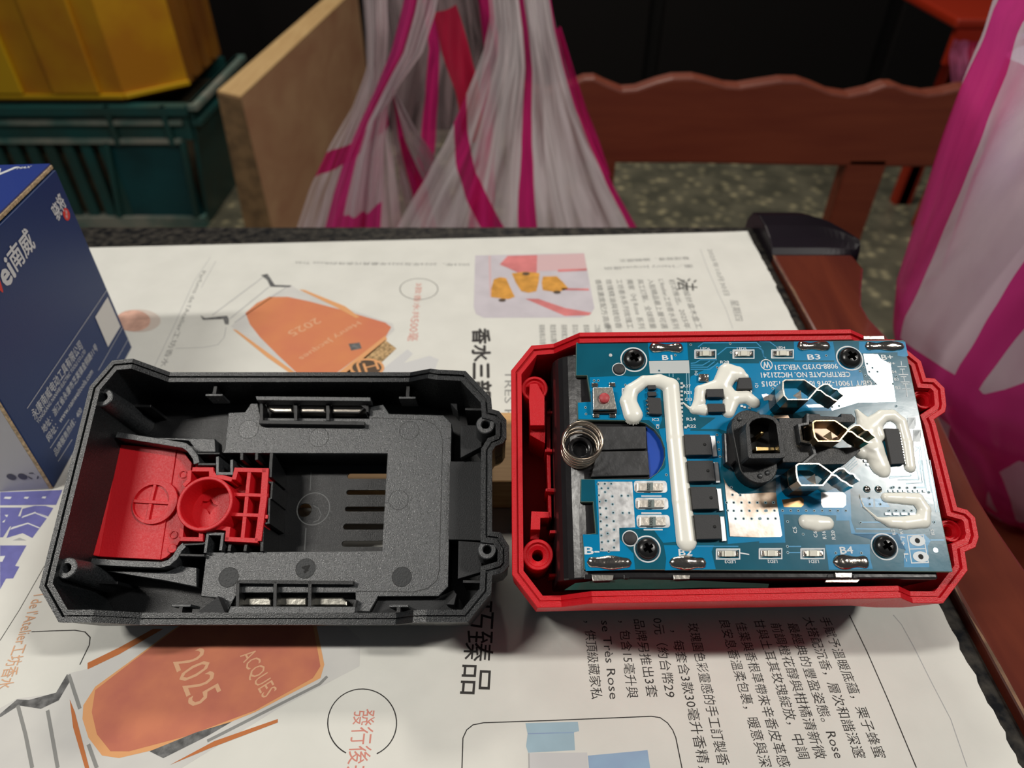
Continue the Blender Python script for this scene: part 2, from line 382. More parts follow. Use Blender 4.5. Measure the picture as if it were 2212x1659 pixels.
# slats below the ribs
xs0 = gx(20, 400); xs1 = gx(255, 400)
i = 0; x = xL
while x < xs1-.01:
    MB(1).box(x, x+.024, GY, GY+.01, zb1, zz(305)).build('slat', M_teal, G); x += .044
MB(1).box(gx(262, 400), gb.x-.008, GY+.002, GY+.012, zb1, zz(305)).build('corner_panel', mat('teal_panel', (.004, .05, .058), .4, vary=.5, vscale=5), G)
for px in (268, 432):
    a = WY(px, 480, GY).x; t_ = WY(px-35, 305, GY).x
    MB(1).hexa([(a-.006, GY-.012, zb1), (a+.006, GY-.012, zb1), (a+.006, GY, zb1), (a-.006, GY, zb1)], [(t_-.006, GY-.012, zz(305)), (t_+.006, GY-.012, zz(305)), (t_+.006, GY, zz(305)), (t_-.006, GY, zz(305))]).build('stile', M_teal, G)
MB(1).box(xL, xL+.01, GY+.013, GY+.38, 0, ztp-.002).build('side_wall', M_teal, G)
MB(1).hexa([(gb.x-.01, GY+.013, 0), (gb.x, GY+.013, 0), (gb.x, GY+.39, 0), (gb.x-.01, GY+.39, 0)], [(gt.x+.01, GY+.013, ztp), (gt.x+.02, GY+.013, ztp), (gt.x+.02, GY+.39, ztp), (gt.x+.01, GY+.39, ztp)]).build('side_wall', M_teal, G)
for k in (0, 1): MB(1).box(gt.x+.012, gt.x+.034, GY+.0, GY+.40, ztp-.012-.035*k, ztp-.035*k).build('side_rib', M_teall if k == 0 else M_teal, G)
MB(1).box(xL, gb.x, GY+.38, GY+.39, 0, ztp-.002).build('back_wall', M_teal, G)
MB(1).box(xL, gb.x, GY+.02, GY+.38, 0.001, .01).build('base', M_teal, G)
MB(1).box(xL+.02, gb.x-.03, GY+.024, GY+.36, .011, ztp-.05).build('crate_filling', M_fruit, G, kind='stuff', label='brown straw like filling showing between the slats')
# yellow crate on top
Y0 = GY+.012; yb = ztp+.001
Yc = thing('yellow_crate', 'worn yellow orange plastic crate stacked on the green crate', 'crate', base=(gb.x-.35, GY+.2, yb))
def yp(px, py): return WY(px, py, Y0)
xr1 = yp(268, 205).x; xr2 = xr1+.115; h = .32
def ywall(x0, x1, y0, y1, name, mm, z0=yb+.012, z1=yb+h, out=.0):
    v0 = Vector((x0, y0, 0)); v1 = Vector((x1, y1, 0)); dn = (v1-v0).normalized(); nrm = Vector((dn.y, -dn.x, 0))
    b_ = [v0-nrm*0+nrm*out, v1+nrm*out, v1-nrm*.008, v0-nrm*.008]; lean = .06
    MB(1).hexa([(q.x, q.y, z0) for q in b_], [(q.x+lean*.0, q.y, z1) for q in b_]).build(name, mm, Yc, bev=.001)
ywall(xL-.05, xr1, Y0, Y0, 'front_wall', M_yel)
ywall(xr1, xr2, Y0, Y0+.10, 'corner_wall', M_yel)
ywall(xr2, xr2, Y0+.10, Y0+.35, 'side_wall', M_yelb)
ywall(xL-.04, xr1, Y0, Y0, 'bottom_lip', mat('yellow_lip', (.62, .36, .008), .4), yb+.012, yb+.022, .008)
ywall(xr1, xr2, Y0, Y0+.10, 'bottom_lip', MATS['yellow_lip'], yb+.012, yb+.022, .008)
a = yp(85, 205).x
for x0, x1, mm in ((xL-.05, a-.03, MATS['yellow_lip']), (a+.04, xr1-.05, M_yel)):
    MB(1).hexa([(x0, Y0-.012, yb+.024), (x1, Y0-.012, yb+.024), (x1, Y0, yb+.024), (x0, Y0, yb+.024)], [(x0, Y0-.012, yb+h), (x1, Y0-.012, yb+h), (x1, Y0, yb+h), (x0, Y0, yb+h)]).build('rib', mm, Yc, bev=.003)
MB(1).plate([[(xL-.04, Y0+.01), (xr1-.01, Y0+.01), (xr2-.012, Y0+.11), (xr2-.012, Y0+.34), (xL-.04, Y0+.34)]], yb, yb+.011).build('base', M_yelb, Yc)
for k in range(3):
    y = Y0+.13+.07*k
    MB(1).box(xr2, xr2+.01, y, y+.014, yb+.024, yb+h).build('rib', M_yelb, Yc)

# things in the dark at the upper right: a red plastic stool and a pink bag on it
SY = 1.55
s0 = WY(2062, 60, SY); s1 = WY(2300, 60, SY)
st = thing('red_stool', 'red orange plastic stool in the dark at the upper right', 'stool', base=((s0.x+s1.x)/2, SY+.15, 0))
M_stool = mat('red_stool_plastic', (.34, .02, .004), .45)
zt_ = WY(2100, 40, SY).z
MB(1).box(s0.x, s1.x, SY, SY+.30, zt_-.02, zt_).build('seat', M_stool, st, bev=.006)
MB(1).box(s0.x+.01, s1.x-.01, SY+.005, SY+.02, zt_-.09, zt_-.0205).build('apron', M_stool, st)
for x, y in ((s0.x+.16, SY+.12), (s1.x-.05, SY+.021), (s0.x+.16, SY+.26), (s1.x-.05, SY+.26)):
    MB(1).hexa([(x, y, 0), (x+.035, y, 0), (x+.035, y+.03, 0), (x, y+.03, 0)], [(x+.01, y, zt_-.021), (x+.04, y, zt_-.021), (x+.04, y+.03, zt_-.021), (x+.01, y+.03, zt_-.021)]).build('leg', M_stool, st)

# ------------------------------------------------------------------ plastic bags
def bagmat(name, stripes, base=(.62, .60, .60), pink=(.80, .03, .24), tr=.45, rough=.2):
    """translucent film; stripes: list of (a, b, lo, hi) where lo < a*u + b*v < hi"""
    m = bpy.data.materials.new(name); m.use_nodes = True; nt = m.node_tree; nt.nodes.clear()
    out = nt.nodes.new('ShaderNodeOutputMaterial'); uv = nt.nodes.new('ShaderNodeTexCoord'); sp = nt.nodes.new('ShaderNodeSeparateXYZ'); nt.links.new(uv.outputs['UV'], sp.inputs[0])
    def mt(op, a, b_=None, c=None):
        n = nt.nodes.new('ShaderNodeMath'); n.operation = op
        for i, q in enumerate((a, b_, c)):
            if q is None: continue
            if isinstance(q, (int, float)): n.inputs[i].default_value = q
            else: nt.links.new(q, n.inputs[i])
        return n.outputs[0]
    nz = nt.nodes.new('ShaderNodeTexNoise'); nz.inputs['Scale'].default_value = 3; nt.links.new(uv.outputs['UV'], nz.inputs['Vector'])
    wob = mt('MULTIPLY', mt('SUBTRACT', nz.outputs['Fac'], .5), .05)
    tot = None
    for a, b_, lo, hi in stripes:
        s_ = mt('ADD', mt('ADD', mt('MULTIPLY', sp.outputs[0], a), mt('MULTIPLY', sp.outputs[1], b_)), wob)
        k = mt('MULTIPLY', mt('GREATER_THAN', s_, lo), mt('LESS_THAN', s_, hi)); tot = k if tot is None else mt('ADD', tot, k)
    fac = mt('MINIMUM', tot, 1.) if tot else 0.
    mix = nt.nodes.new('ShaderNodeMixRGB'); mix.inputs[1].default_value = (*base, 1); mix.inputs[2].default_value = (*pink, 1)
    if tot: nt.links.new(fac, mix.inputs[0])
    else: mix.inputs[0].default_value = 0
    pr = nt.nodes.new('ShaderNodeBsdfPrincipled'); nt.links.new(mix.outputs[0], pr.inputs['Base Color']); pr.inputs['Roughness'].default_value = rough
    n2 = nt.nodes.new('ShaderNodeTexNoise'); n2.inputs['Scale'].default_value = 11; n2.inputs['Detail'].default_value = 2.5; n2.inputs['Distortion'].default_value = .8; mp = nt.nodes.new('ShaderNodeMapping'); mp.inputs['Scale'].default_value = (1.6, .22, 1)
    nt.links.new(uv.outputs['UV'], mp.inputs[0]); nt.links.new(mp.outputs[0], n2.inputs['Vector'])
    bp = nt.nodes.new('ShaderNodeBump'); bp.inputs['Strength'].default_value = .7; bp.inputs['Distance'].default_value = .006
    nt.links.new(n2.outputs['Fac'], bp.inputs['Height']); nt.links.new(bp.outputs[0], pr.inputs['Normal'])
    tl = nt.nodes.new('ShaderNodeBsdfTranslucent'); nt.links.new(mix.outputs[0], tl.inputs[0])
    m1 = nt.nodes.new('ShaderNodeMixShader'); m1.inputs[0].default_value = .4; nt.links.new(pr.outputs[0], m1.inputs[1]); nt.links.new(tl.outputs[0], m1.inputs[2])
    tp_ = nt.nodes.new('ShaderNodeBsdfTransparent'); mt2 = nt.nodes.new('ShaderNodeMixRGB'); mt2.inputs[1].default_value = (.95, .92, .93, 1); mt2.inputs[2].default_value = (.85, .12, .35, 1)
    if tot: nt.links.new(fac, mt2.inputs[0])
    else: mt2.inputs[0].default_value = 0
    nt.links.new(mt2.outputs[0], tp_.inputs[0])
    m2 = nt.nodes.new('ShaderNodeMixShader')
    trn = mt('MINIMUM', mt('MAXIMUM', mt('MULTIPLY_ADD', n2.outputs['Fac'], -2.2, tr+1.12), .05), .9)
    nt.links.new(trn, m2.inputs[0]); nt.links.new(m1.outputs[0], m2.inputs[1]); nt.links.new(tp_.outputs[0], m2.inputs[2])
    nt.links.new(m2.outputs[0], out.inputs[0]); return m
def interp(pts, t):
    n = len(pts)-1; k = min(int(t*n), n-1); f_ = t*n-k
    return tuple(lerp(pts[k][j], pts[k+1][j], f_) for j in range(len(pts[0])))
def cloth(name, left, right, Y, m, parent, nu=60, nv=40, bulge=.03, pleat=.003, freq=9, tight=None, seed=0, thick=0):
    """film hanging between two edge curves read off the photograph, on the plane Y, with bulge towards the viewer and pleats"""
    rnd = random.Random(seed); ph = [rnd.uniform(0, 6.28) for _ in range(6)]
    v = []; f = []; uvs = []
    for j in range(nv+1):
        t = j/nv; L = interp(left, t); R_ = interp(right, t)
        for i in range(nu+1):
            u = i/nu; px = lerp(L[0], R_[0], u); py = lerp(L[1], R_[1], u); p = WY(px, py, Y)
            w = math.sin(freq*2*math.pi*u+ph[0])+.6*math.sin(freq*1.7*2*math.pi*u+ph[1]+2*t)+.5*math.sin(freq*3.1*math.pi*u+ph[2]-t)
            k = (tight(t) if tight else 1)
            dy = -bulge*math.sin(math.pi*u)*(.35+.65*t) + pleat*w*k + .004*math.sin(7*t+5*u+ph[3])
            v.append((p.x, p.y+dy, p.z)); uvs.append((u, t))
    for j in range(nv):
        for i in range(nu):
            a = j*(nu+1)+i; f.append((a, a+1, a+nu+2, a+nu+1))
    me = bpy.data.meshes.new(name); of = rootoff(parent); me.from_pydata([(q[0]-of.x, q[1]-of.y, q[2]-of.z) for q in v], [], f); me.update()
    ul = me.uv_layers.new(name='uv')
    for lp in me.loops: ul.data[lp.index].uv = uvs[lp.vertex_index]
    for p in me.polygons: p.use_smooth = True
    me.materials.append(m); o = bpy.data.objects.new(name, me); COL.objects.link(o); o.parent = parent
    return o
BY = .60
bag = thing('plastic_bag', 'clear plastic bag with pink stripes hanging open in front of the chair back', 'bag', base=(-.06, BY, .42))
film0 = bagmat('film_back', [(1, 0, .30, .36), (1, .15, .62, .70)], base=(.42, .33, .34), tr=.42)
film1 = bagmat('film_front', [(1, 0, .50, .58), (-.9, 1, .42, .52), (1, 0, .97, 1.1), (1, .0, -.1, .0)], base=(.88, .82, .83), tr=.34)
film2 = bagmat('film_strap', [(1, .1, .0, .42), (0, 1, .80, .93)], base=(.78, .66, .70), pink=(.85, .06, .34), tr=.28)
film3 = bagmat('film_side', [(1, 0, .84, 1.1), (1, 0, -.1, .08)], base=(.60, .56, .57), tr=.32)
low = 690
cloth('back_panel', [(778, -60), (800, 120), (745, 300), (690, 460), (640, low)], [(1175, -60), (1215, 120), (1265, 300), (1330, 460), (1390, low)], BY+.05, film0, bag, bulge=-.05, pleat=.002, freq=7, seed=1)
cloth('left_panel', [(778, -60), (786, 60), (792, 150), (762, 230), (715, 310), (672, 400), (640, 495), (600, low)], [(835, -60), (838, 60), (832, 160), (835, 240), (846, 320), (860, 400), (872, 495), (900, low)], BY+.015, film2 if 0 else bagmat('film_left', [(.2, 1, .60, .68)], base=(.86, .75, .77), tr=.38), bag, bulge=.02, pleat=.0016, freq=2, seed=2)
cloth('handle_strap', [(885, -60), (868, 20), (845, 110), (808, 200), (775, 270), (745, 340), (720, 420), (700, 500), (660, low)], [(955, -60), (940, 30), (915, 110), (868, 175), (838, 230), (830, 310), (826, 400), (820, 500), (830, low)], BY-.01, film2, bag, nu=30, bulge=.02, pleat=.003, freq=3, seed=3)
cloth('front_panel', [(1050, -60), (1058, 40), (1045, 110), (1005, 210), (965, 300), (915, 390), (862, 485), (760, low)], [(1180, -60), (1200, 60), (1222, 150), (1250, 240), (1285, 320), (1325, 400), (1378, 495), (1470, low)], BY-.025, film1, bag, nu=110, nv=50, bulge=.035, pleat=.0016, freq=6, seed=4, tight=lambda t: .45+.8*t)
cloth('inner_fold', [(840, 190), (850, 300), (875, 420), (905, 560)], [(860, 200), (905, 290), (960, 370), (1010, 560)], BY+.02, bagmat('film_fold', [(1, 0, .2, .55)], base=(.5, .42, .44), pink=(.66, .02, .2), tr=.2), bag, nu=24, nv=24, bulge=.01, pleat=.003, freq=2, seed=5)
cloth('inner_stripe', [(935, 30), (955, 110), (985, 200), (1000, 300)], [(985, 10), (1010, 90), (1035, 180), (1045, 300)], BY+.035, mat('film_red', (.45, .012, .05), .35), bag, nu=12, nv=20, bulge=.005, pleat=.001, freq=1, seed=6)
cloth('right_flap', [(1200, 60), (1225, 150), (1245, 230), (1262, 300), (1290, 360)], [(1212, 60), (1240, 150), (1268, 238), (1292, 300), (1320, 380)], BY, bagmat('film_flap', [(1, 0, .0, 1.1)], base=(.6, .5, .5), tr=.3), bag, nu=12, nv=20, bulge=.004, pleat=.002, freq=1, seed=8)

def balloon(name, sil, Yc, Xc, ry, m, parent, nu=96, seed=0, crease=.006, hi=4):
    rnd = random.Random(seed); ph = [rnd.uniform(0, 6.28) for _ in range(9)]
    pts = [WY(a, b_, Yc) for a, b_ in sil]; v = []; f = []; uvs = []; N = len(pts)-1; nv = 60
    for j in range(nv+1):
        t = j/nv; k = min(int(t*N), N-1); p = pts[k].lerp(pts[k+1], t*N-k); r = Xc-p.x
        for i in range(nu):
            a = 2*math.pi*i/nu
            w = 1+crease/.1*(math.sin(5*a+ph[0]+3*t)+.7*math.sin(9*a+ph[1]-6*t)+.5*math.sin(15*a+ph[2]+4*t)+.6*math.sin(3*a+ph[3]+9*t))*(.3 if abs(math.pi-a) < .5 else 1)
            v.append((Xc+r*w*math.cos(a), Yc+ry*(r/max(q.x*-1+Xc for q in pts))*w*math.sin(a), p.z)); uvs.append((i/nu, t))
    for j in range(nv):
        for i in range(nu):
            k = (i+1) % nu; f.append((j*nu+i, j*nu+k, (j+1)*nu+k, (j+1)*nu+i))
    f.append(tuple(nv*nu+i for i in range(nu)))
    me = bpy.data.meshes.new(name); of = rootoff(parent); me.from_pydata([(q[0]-of.x, q[1]-of.y, q[2]-of.z) for q in v], [], f); me.update()
    ul = me.uv_layers.new(name='uv')
    for lp in me.loops:
        ul.data[lp.index].uv = uvs[lp.vertex_index]
    for p in me.polygons: p.use_smooth = True
    me.materials.append(m); o = bpy.data.objects.new(name, me); COL.objects.link(o); o.parent = parent; return o
RY = .34; RX = .42
sil = [(2290, -60), (2200, 60), (2172, 150), (2120, 255), (2072, 370), (2030, 480), (1990, 580), (1950, 680), (1940, 745), (1965, 820), (2000, 880), (2035, 950), (2075, 1030), (2110, 1080), (2180, 1110)]
zb_ = WY(2180, 1110, RY).z
rb = thing('pink_bag', 'large bulging pink and white checked plastic bag at the right of the table', 'bag', base=(RX, RY, zb_))
filmR = bagmat('film_pink_check', [(1, 0, .43, .50), (1, .0, .565, .585), (1, .25, .72, .77), (.3, 1, .70, .78), (1, 0, .80, .84), (-.5, 1, .60, .64), (.1, 1, .66, .73), (1, .4, .95, 1.0)], base=(.95, .82, .88), pink=(.88, .07, .36), tr=.32)
balloon('bag_film', sil, RY, RX, .12, filmR, rb, seed=3, crease=.0035)
sil2 = [(2212, 160), (2150, 260), (2110, 380), (2080, 520), (2050, 640), (2040, 760), (2060, 860), (2090, 940), (2130, 1020), (2190, 1075)]
balloon('bag_contents', sil2, RY, RX, .085, mat('pale_contents', (.92, .86, .88), .5, col2=(.74, .60, .84), vscale=14), rb, seed=7, crease=.008)
sd = thing('side_stool', 'dark wooden stool carrying the bulging pink bag', 'stool', base=(RX, RY, 0))
MB(1).box(RX-.12, RX+.16, RY-.16, RY+.11, zb_-.026, zb_-.001).build('seat', M_rose2, sd, bev=.004)
for x in (RX-.11, RX+.12):
    for y in (RY-.15, RY+.07): MB(1).box(x, x+.03, y, y+.03, 0, zb_-.0265).build('leg', M_rose2, sd)
PYY = SY-.04
pb = thing('small_pink_bag', 'small crumpled pink plastic bag hanging before the red stool', 'bag', base=(WY(2110, 190, PYY).x, PYY, WY(2110, 200, PYY).z))
cloth('bag_film', [(2062, 85), (2052, 130), (2052, 195)], [(2170, 90), (2172, 130), (2150, 195)], PYY, bagmat('film_small', [(1, 0, .25, .75)], base=(.66, .16, .34), pink=(.50, .03, .10), tr=.04), pb, nu=40, nv=20, bulge=.04, pleat=.004, freq=4, seed=9)

# ------------------------------------------------------------------ table
Tb = thing('table', 'table with black granite top and carved rosewood side rail', 'table', base=(0, .12, 0))
GX = .1335
yf = WZ(800, 489, T).y
MB(1).box(-.62, GX, -.35, yf, T-.022, T).build('tabletop', M_granite, Tb, bev=.0015, label='black speckled granite slab')
MB(1).box(-.62, GX-.001, -.345, yf-.006, T-.075, T-.0225).build('apron', M_rose, Tb)
for x in (-.60, .09):
    for y in (-.32, yf-.06): MB(1).box(x, x+.045, y, y+.045, 0, T-.0755).build('leg', M_rose, Tb)
hr = 3.
inn = [FT.P(a, b_, hr)[1] for a, b_ in ((2212, 1600),)]
out_px = [(2420, 1600), (2300, 1330), (2212, 1225), (2150, 1135), (2110, 1070), (2060, 965), (2010, 860), (1960, 780), (1915, 725), (1880, 690), (1862, 660), (1862, 620), (1866, 580)]
outer = FT.PL(out_px, hr); gx_ = GX*1000+.3
yend = FT.P(1700, 548, hr)[1]
poly = [(gx_, -350), (outer[0][0], -350)]+outer+[(outer[-1][0]-1, yend), (gx_, yend)]
MB().plate([poly], -38, hr, bev=1.2).world(FT).build('side_rail', M_rose, Tb)
# worn strip along the rail's inner edge
strip = [(gx_-.2, y) for y in range(-340, int(yf*1000), 9)]
wv = [(gx_+.5+.4*math.sin(y*.31)+.5*math.sin(y*.83), y) for _, y in strip]
MB().plate([strip+wv[::-1]], hr, hr+.05).world(FT).build('worn_edge', mat('worn_edge', (.16, .085, .045), .7, vary=.4, vscale=200), Tb, label='pale worn line along the rail')
# scroll end of the rail
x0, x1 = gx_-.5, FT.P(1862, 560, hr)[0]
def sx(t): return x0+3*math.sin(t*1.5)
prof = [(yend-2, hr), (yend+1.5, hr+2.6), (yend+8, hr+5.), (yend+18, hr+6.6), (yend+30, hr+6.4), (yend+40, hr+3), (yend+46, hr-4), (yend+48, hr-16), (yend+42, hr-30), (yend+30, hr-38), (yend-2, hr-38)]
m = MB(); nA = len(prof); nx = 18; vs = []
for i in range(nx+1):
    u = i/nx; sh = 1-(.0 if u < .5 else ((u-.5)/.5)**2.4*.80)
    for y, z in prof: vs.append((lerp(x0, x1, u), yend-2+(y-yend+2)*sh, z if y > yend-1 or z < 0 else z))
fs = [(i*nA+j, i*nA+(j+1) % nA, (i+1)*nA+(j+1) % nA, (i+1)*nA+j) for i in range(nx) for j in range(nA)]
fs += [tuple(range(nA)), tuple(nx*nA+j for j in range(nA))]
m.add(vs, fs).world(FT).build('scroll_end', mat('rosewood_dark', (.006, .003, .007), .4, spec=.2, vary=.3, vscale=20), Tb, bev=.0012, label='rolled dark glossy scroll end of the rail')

# ------------------------------------------------------------------ newspaper
PAP = .35
def pz(x, y):
    if x < 112: return 0
    t = (x-112)/16; return 1.1*t*t*(.6+.4*math.sin(y*.05))
NP = thing('newspaper', 'opened newspaper sheet spread over the table under everything', 'newspaper', FT, (0, 150, 0))
rnd = random.Random(8); ys = list(range(-60, 340, 2)); xs_ = [-330, -200, -100, 0, 60, 100]+[106+2*i for i in range(11)]
FTP = FT.P(1615, 500, PAP); farR = FTP[1]; farL = FT.P(190, 535, PAP)[1]; edgeX = FT.P(2100, 1450, PAP)[0]
vs = []; fs = []; ncol = 18; rows = 220
for j in range(rows+1):
    v_ = j/rows
    ex = edgeX + (.35*math.sin(j*.9+math.sin(j*.13)*3)+.2*math.sin(j*2.3)+rnd.uniform(-.3, .3))*(.8 if j < 95 else .35)+(.8 if j > 190 else 0)
    for i in range(ncol+1):
        u = i/ncol; x = -330+ (ex+330)*(u**.38 if 0 else (u*1.35 if u < .667 else .9+(u-.667)*.3))
        x = min(x, ex); yt = lerp(farL, farR, (x+224)/(353)); y = lerp(-70, yt, v_); vs.append((x, y, PAP+pz(x, y)))
for j in range(rows):
    for i in range(ncol):
        a = j*(ncol+1)+i; fs.append((a, a+1, a+ncol+2, a+ncol+1))
nv0 = len(vs); vb = [(x, y, .02 if x < 112 else z-.12) for x, y, z in vs]
m = MB().add(vs, fs); m.add(vb, [q[::-1] for q in fs]); m.build('sheet', M_paper, NP, smooth=True, fix=False)
Z1 = PAP+.03; Z2 = PAP+.06; Z3 = PAP+.09
def pt(K, *pts, h=Z1): return FT.PL(crop(*K, pts), h)
def print_poly(name, K, pts, m, z, holes=None):
    lp = [pt(K, *pts, h=z)]+[pt(K, *q, h=z) for q in (holes or [])]
    return MB().plate(lp, z, z).build(name, m, NP, fix=False)
class LN:
    def __init__(s): s.q = []
    def add(s, v, f): s.q.append(MB().add(v, f))
    def build(s, name, m, par, fix=False):
        for q in s.q: q.build(name, m, par, fix=fix)
def line(mb, pts, w, z):
    mb.q.append(MB().plate([path_wall(pts, w)], z, z)); return mb
tx = MB()
cols = [(KF, '手賦予溫暖底蘊，栗子蜂蜜', (868, 165), (1248, 1110)), (KF, '大搭配沉香，層次和諧深邃', (755, 165), (1112, 1112)), (KF, '最經典的豐盈姿態。Rose', (652, 205), (975, 1112)),
        (KF, '前調橙花醇與柑橘清新微', (540, 205), (850, 1115)), (KF, '甘與土耳其玫瑰綻放，中調', (425, 180), (735, 1115)), (KF, '佳葉與香根草帶來辛香皮革感', (305, 200), (605, 1170)),
        (KF, '良安息香溫柔包裹，暖意與深', (195, 185), (480, 1172)), (KE, '玫瑰園色彩靈感的手工訂製香', (1825, 170), (2075, 1300)), (KE, '，每套含3款30毫升香精，', (1690, 225), (1925, 1330)),
        (KE, '0元（約台幣29', (1545, 130), (1652, 760)), (KE, '品牌另推出3套', (1395, 140), (1508, 760)), (KE, '，包含15毫升與', (1275, 150), (1350, 765)),
        (KE, 'se Très Rose', (1132, 150), (1205, 775)), (KE, '，供頂級藏家私', (1000, 150), (1065, 775))]
for K, t_, a, b_ in cols:
    p0, p1 = pt(K, a, b_); MB().text(t_, p0, p1, 3.5, Z1, zf=pz).build('printed_text', M_ink, NP, fix=False)
# text columns beyond the red half, the same article running on
tx = MB()
up = ['探索秘境以及香', '限定香氛以獨特', '探索玫瑰之花瓣', '首次以大馬士革', '香氛與時尚工藝', '工坊調香師創作', '純粹花香配方精心', '香精濃度配方高級', '玫瑰精油與琥珀香', '工坊香水系列玫瑰工', '獨家（HJ Rose 系列', '與工訂製，全球限量', '入駐精品最上層可選', 'L\'Atelier工坊香水系列', '初次推出。2025年', '專屬設計盒木盒工']
for i, t_ in enumerate(up):
    k = (520+62*i)/2.9105
    if i < 7: a = (552+70*i, 615); b_ = (560+70*i, 740)
    else: a = (905+66*(i-7), 330); b_ = (968+72*(i-7), 640)
    p0, p1 = pt(KB, a, b_); MB().text(t_, p0, p1, 3.3 if i > 6 else 3.0, Z1, zf=pz).build('printed_text', mat('ink_mid_grey', (.17, .17, .165), .8, spec=.2), NP, fix=False)
p0, p1 = pt(KB, (1458, 322), (1462, 402)); MB().text('法', p0, p1, 11, Z1, zf=pz).build('printed_text', M_ink, NP, fix=False)
tx = MB()
for K, t_, a, b_, s_ in ((KB, '2025年10月30日', (1608, 140), (1718, 430), 3.2), (KB, '星期四', (1760, 460), (1795, 590), 4.2),
                     (KA, '2023年、2024年及2025年最具代表性的Rose Très', (2100, 205), (1150, 195), 3.), (KB, '圖／Henry Jacques提供', (1500, 245), (945, 260), 3.2), (KB, '整理報導．編輯撰文', (1480, 195), (1040, 212), 3.2),
                     (KA, 'Parfums de l\'Atelier工坊香水', (655, 240), (430, 760), 3.)):
    p0, p1 = pt(K, a, b_); MB().text(t_, p0, p1, s_, Z1, zf=pz).build('printed_text', M_inkg, NP, fix=False)
p0, p1 = pt(KB, (168, 640), (170, 1080)); MB().text('香水三部', p0, p1, 8.6, Z1, bold=.35).build('headline', M_ink, NP, fix=False, label='heavy black headline characters')
p0, p1 = pt(KD, (1705, 150), (1655, 790)); MB().text('巧臻品', p0, p1, 9.2, Z1).build('headline', M_ink, NP, fix=False)
p0, p1 = pt(KB, (345, 905), (345, 1400)); MB().text('TRÈS ROSE', p0, p1, 4.5, Z1).build('printed_text', M_inkg, NP, fix=False)
tx = MB()
for K, t_, a, b_, s_ in ((KD, '發行後共', (905, 890), (845, 1400), 6.2), (KA, '3款香水共', (1822, 305), (1800, 500), 3.6), (KA, '500毫', (1800, 500), (1785, 620), 5.2)):
    p0, p1 = pt(K, a, b_); MB().text(t_, p0, p1, s_, Z1).build('printed_text', M_inkr, NP, fix=False, label='salmon coloured characters')
ln = LN()
def arc_loop(K, cx_, cy_, rx, ry, a0, a1, n=40): return pt(K, *[(cx_+rx*math.cos(math.radians(lerp(a0, a1, i/n))), cy_+ry*math.sin(math.radians(lerp(a0, a1, i/n)))) for i in range(n+1)])
line(ln, arc_loop(KD, 892, 985, 235, 232, 118, 425), .3, Z1)
line(ln, arc_loop(KA, 1822, 338, 103, 57, 0, 360), .3, Z1)
line(ln, pt(KE, (-10, 1400), (0, 1085), (30, 1020), (80, 980), (165, 963), (700, 945), (1500, 912), (1570, 922), (1630, 965), (1670, 1020), (1695, 1080), (1760, 1400)), .28, Z1)
line(ln, pt(KF, (1040, 150), (1160, 400), (1300, 720), (1490, 1175)), .3, Z1)
line(ln, pt(KG, (0, 2050), (260, 1640), (590, 1060)), .22, Z1)
line(ln, pt(KC, (185, 857), (300, 852), (440, 848), (500, 858), (530, 890), (525, 935), (470, 1050)), .3, Z1)
ln.build('printed_line', M_ink, NP, fix=False)
ln = LN()
for K, q in ((KF, [(1335, 150), (1390, 215), (1470, 360), (1590, 600), (1720, 850), (1830, 1170)]), (KA, [(690, 165), (600, 300), (500, 520), (385, 760)]), (KA, [(720, 185), (640, 330)]), (KB, [(1550, 140), (1595, 260), (1660, 410), (1712, 520), (1755, 640)])):
    p_ = pt(K, *q); a = path_wall(p_, .25); mm = MB().plate([a], Z1, Z1); ln.add([(x, y, z+pz(x, y)) for x, y, z in mm.v], mm.f)
line(ln, pt(KA, (500, 660), (650, 655), (730, 640), (765, 600), (775, 545)), .3, Z1)
ln.build('printed_line', M_inkl, NP, fix=False)
# purple-blue block letters at the left
for i, q in enumerate([[(0, 80), (640, 60), (830, 50), (800, 120), (745, 250), (590, 250), (0, 255)],
          [(0, 285), (290, 285), (240, 400), (285, 400), (480, 345), (610, 405), (620, 430), (430, 690), (300, 625), (85, 690), (150, 530), (130, 540), (40, 680), (0, 680)],
          [(300, 300), (460, 262), (600, 262), (708, 292), (640, 405), (465, 340), (290, 420), (270, 400)],
          [(0, 788), (352, 788), (200, 1060), (258, 1070), (175, 1225), (80, 1228), (0, 1370)]]):
    print_poly('block_lettering', KG, q, M_inkp, Z1+.002*i)
mm = MB()
for q in ([(50, 165), (65, 143), (155, 143), (135, 172)], [(315, 162), (330, 143), (385, 143), (365, 170)], [(550, 160), (565, 140), (615, 138), (600, 165)], [(0, 930), (70, 925), (30, 1005), (0, 1005)],
          [(285, 425), (300, 400), (460, 345), (625, 415), (615, 425), (465, 362)], [(130, 582), (160, 545), (370, 485), (530, 550), (520, 562), (370, 502)], [(60, 382), (110, 380), (90, 415)], [(25, 480), (75, 440), (55, 482)]):
    mm.plate([pt(KG, *q, h=Z2)], Z2, Z2)
mm.build('block_lettering', M_wht, NP, fix=False, label='white gaps of the block letters')
print_poly('block_lettering', KG, [(165, 722), (260, 685), (355, 722)], M_inkl, Z1)
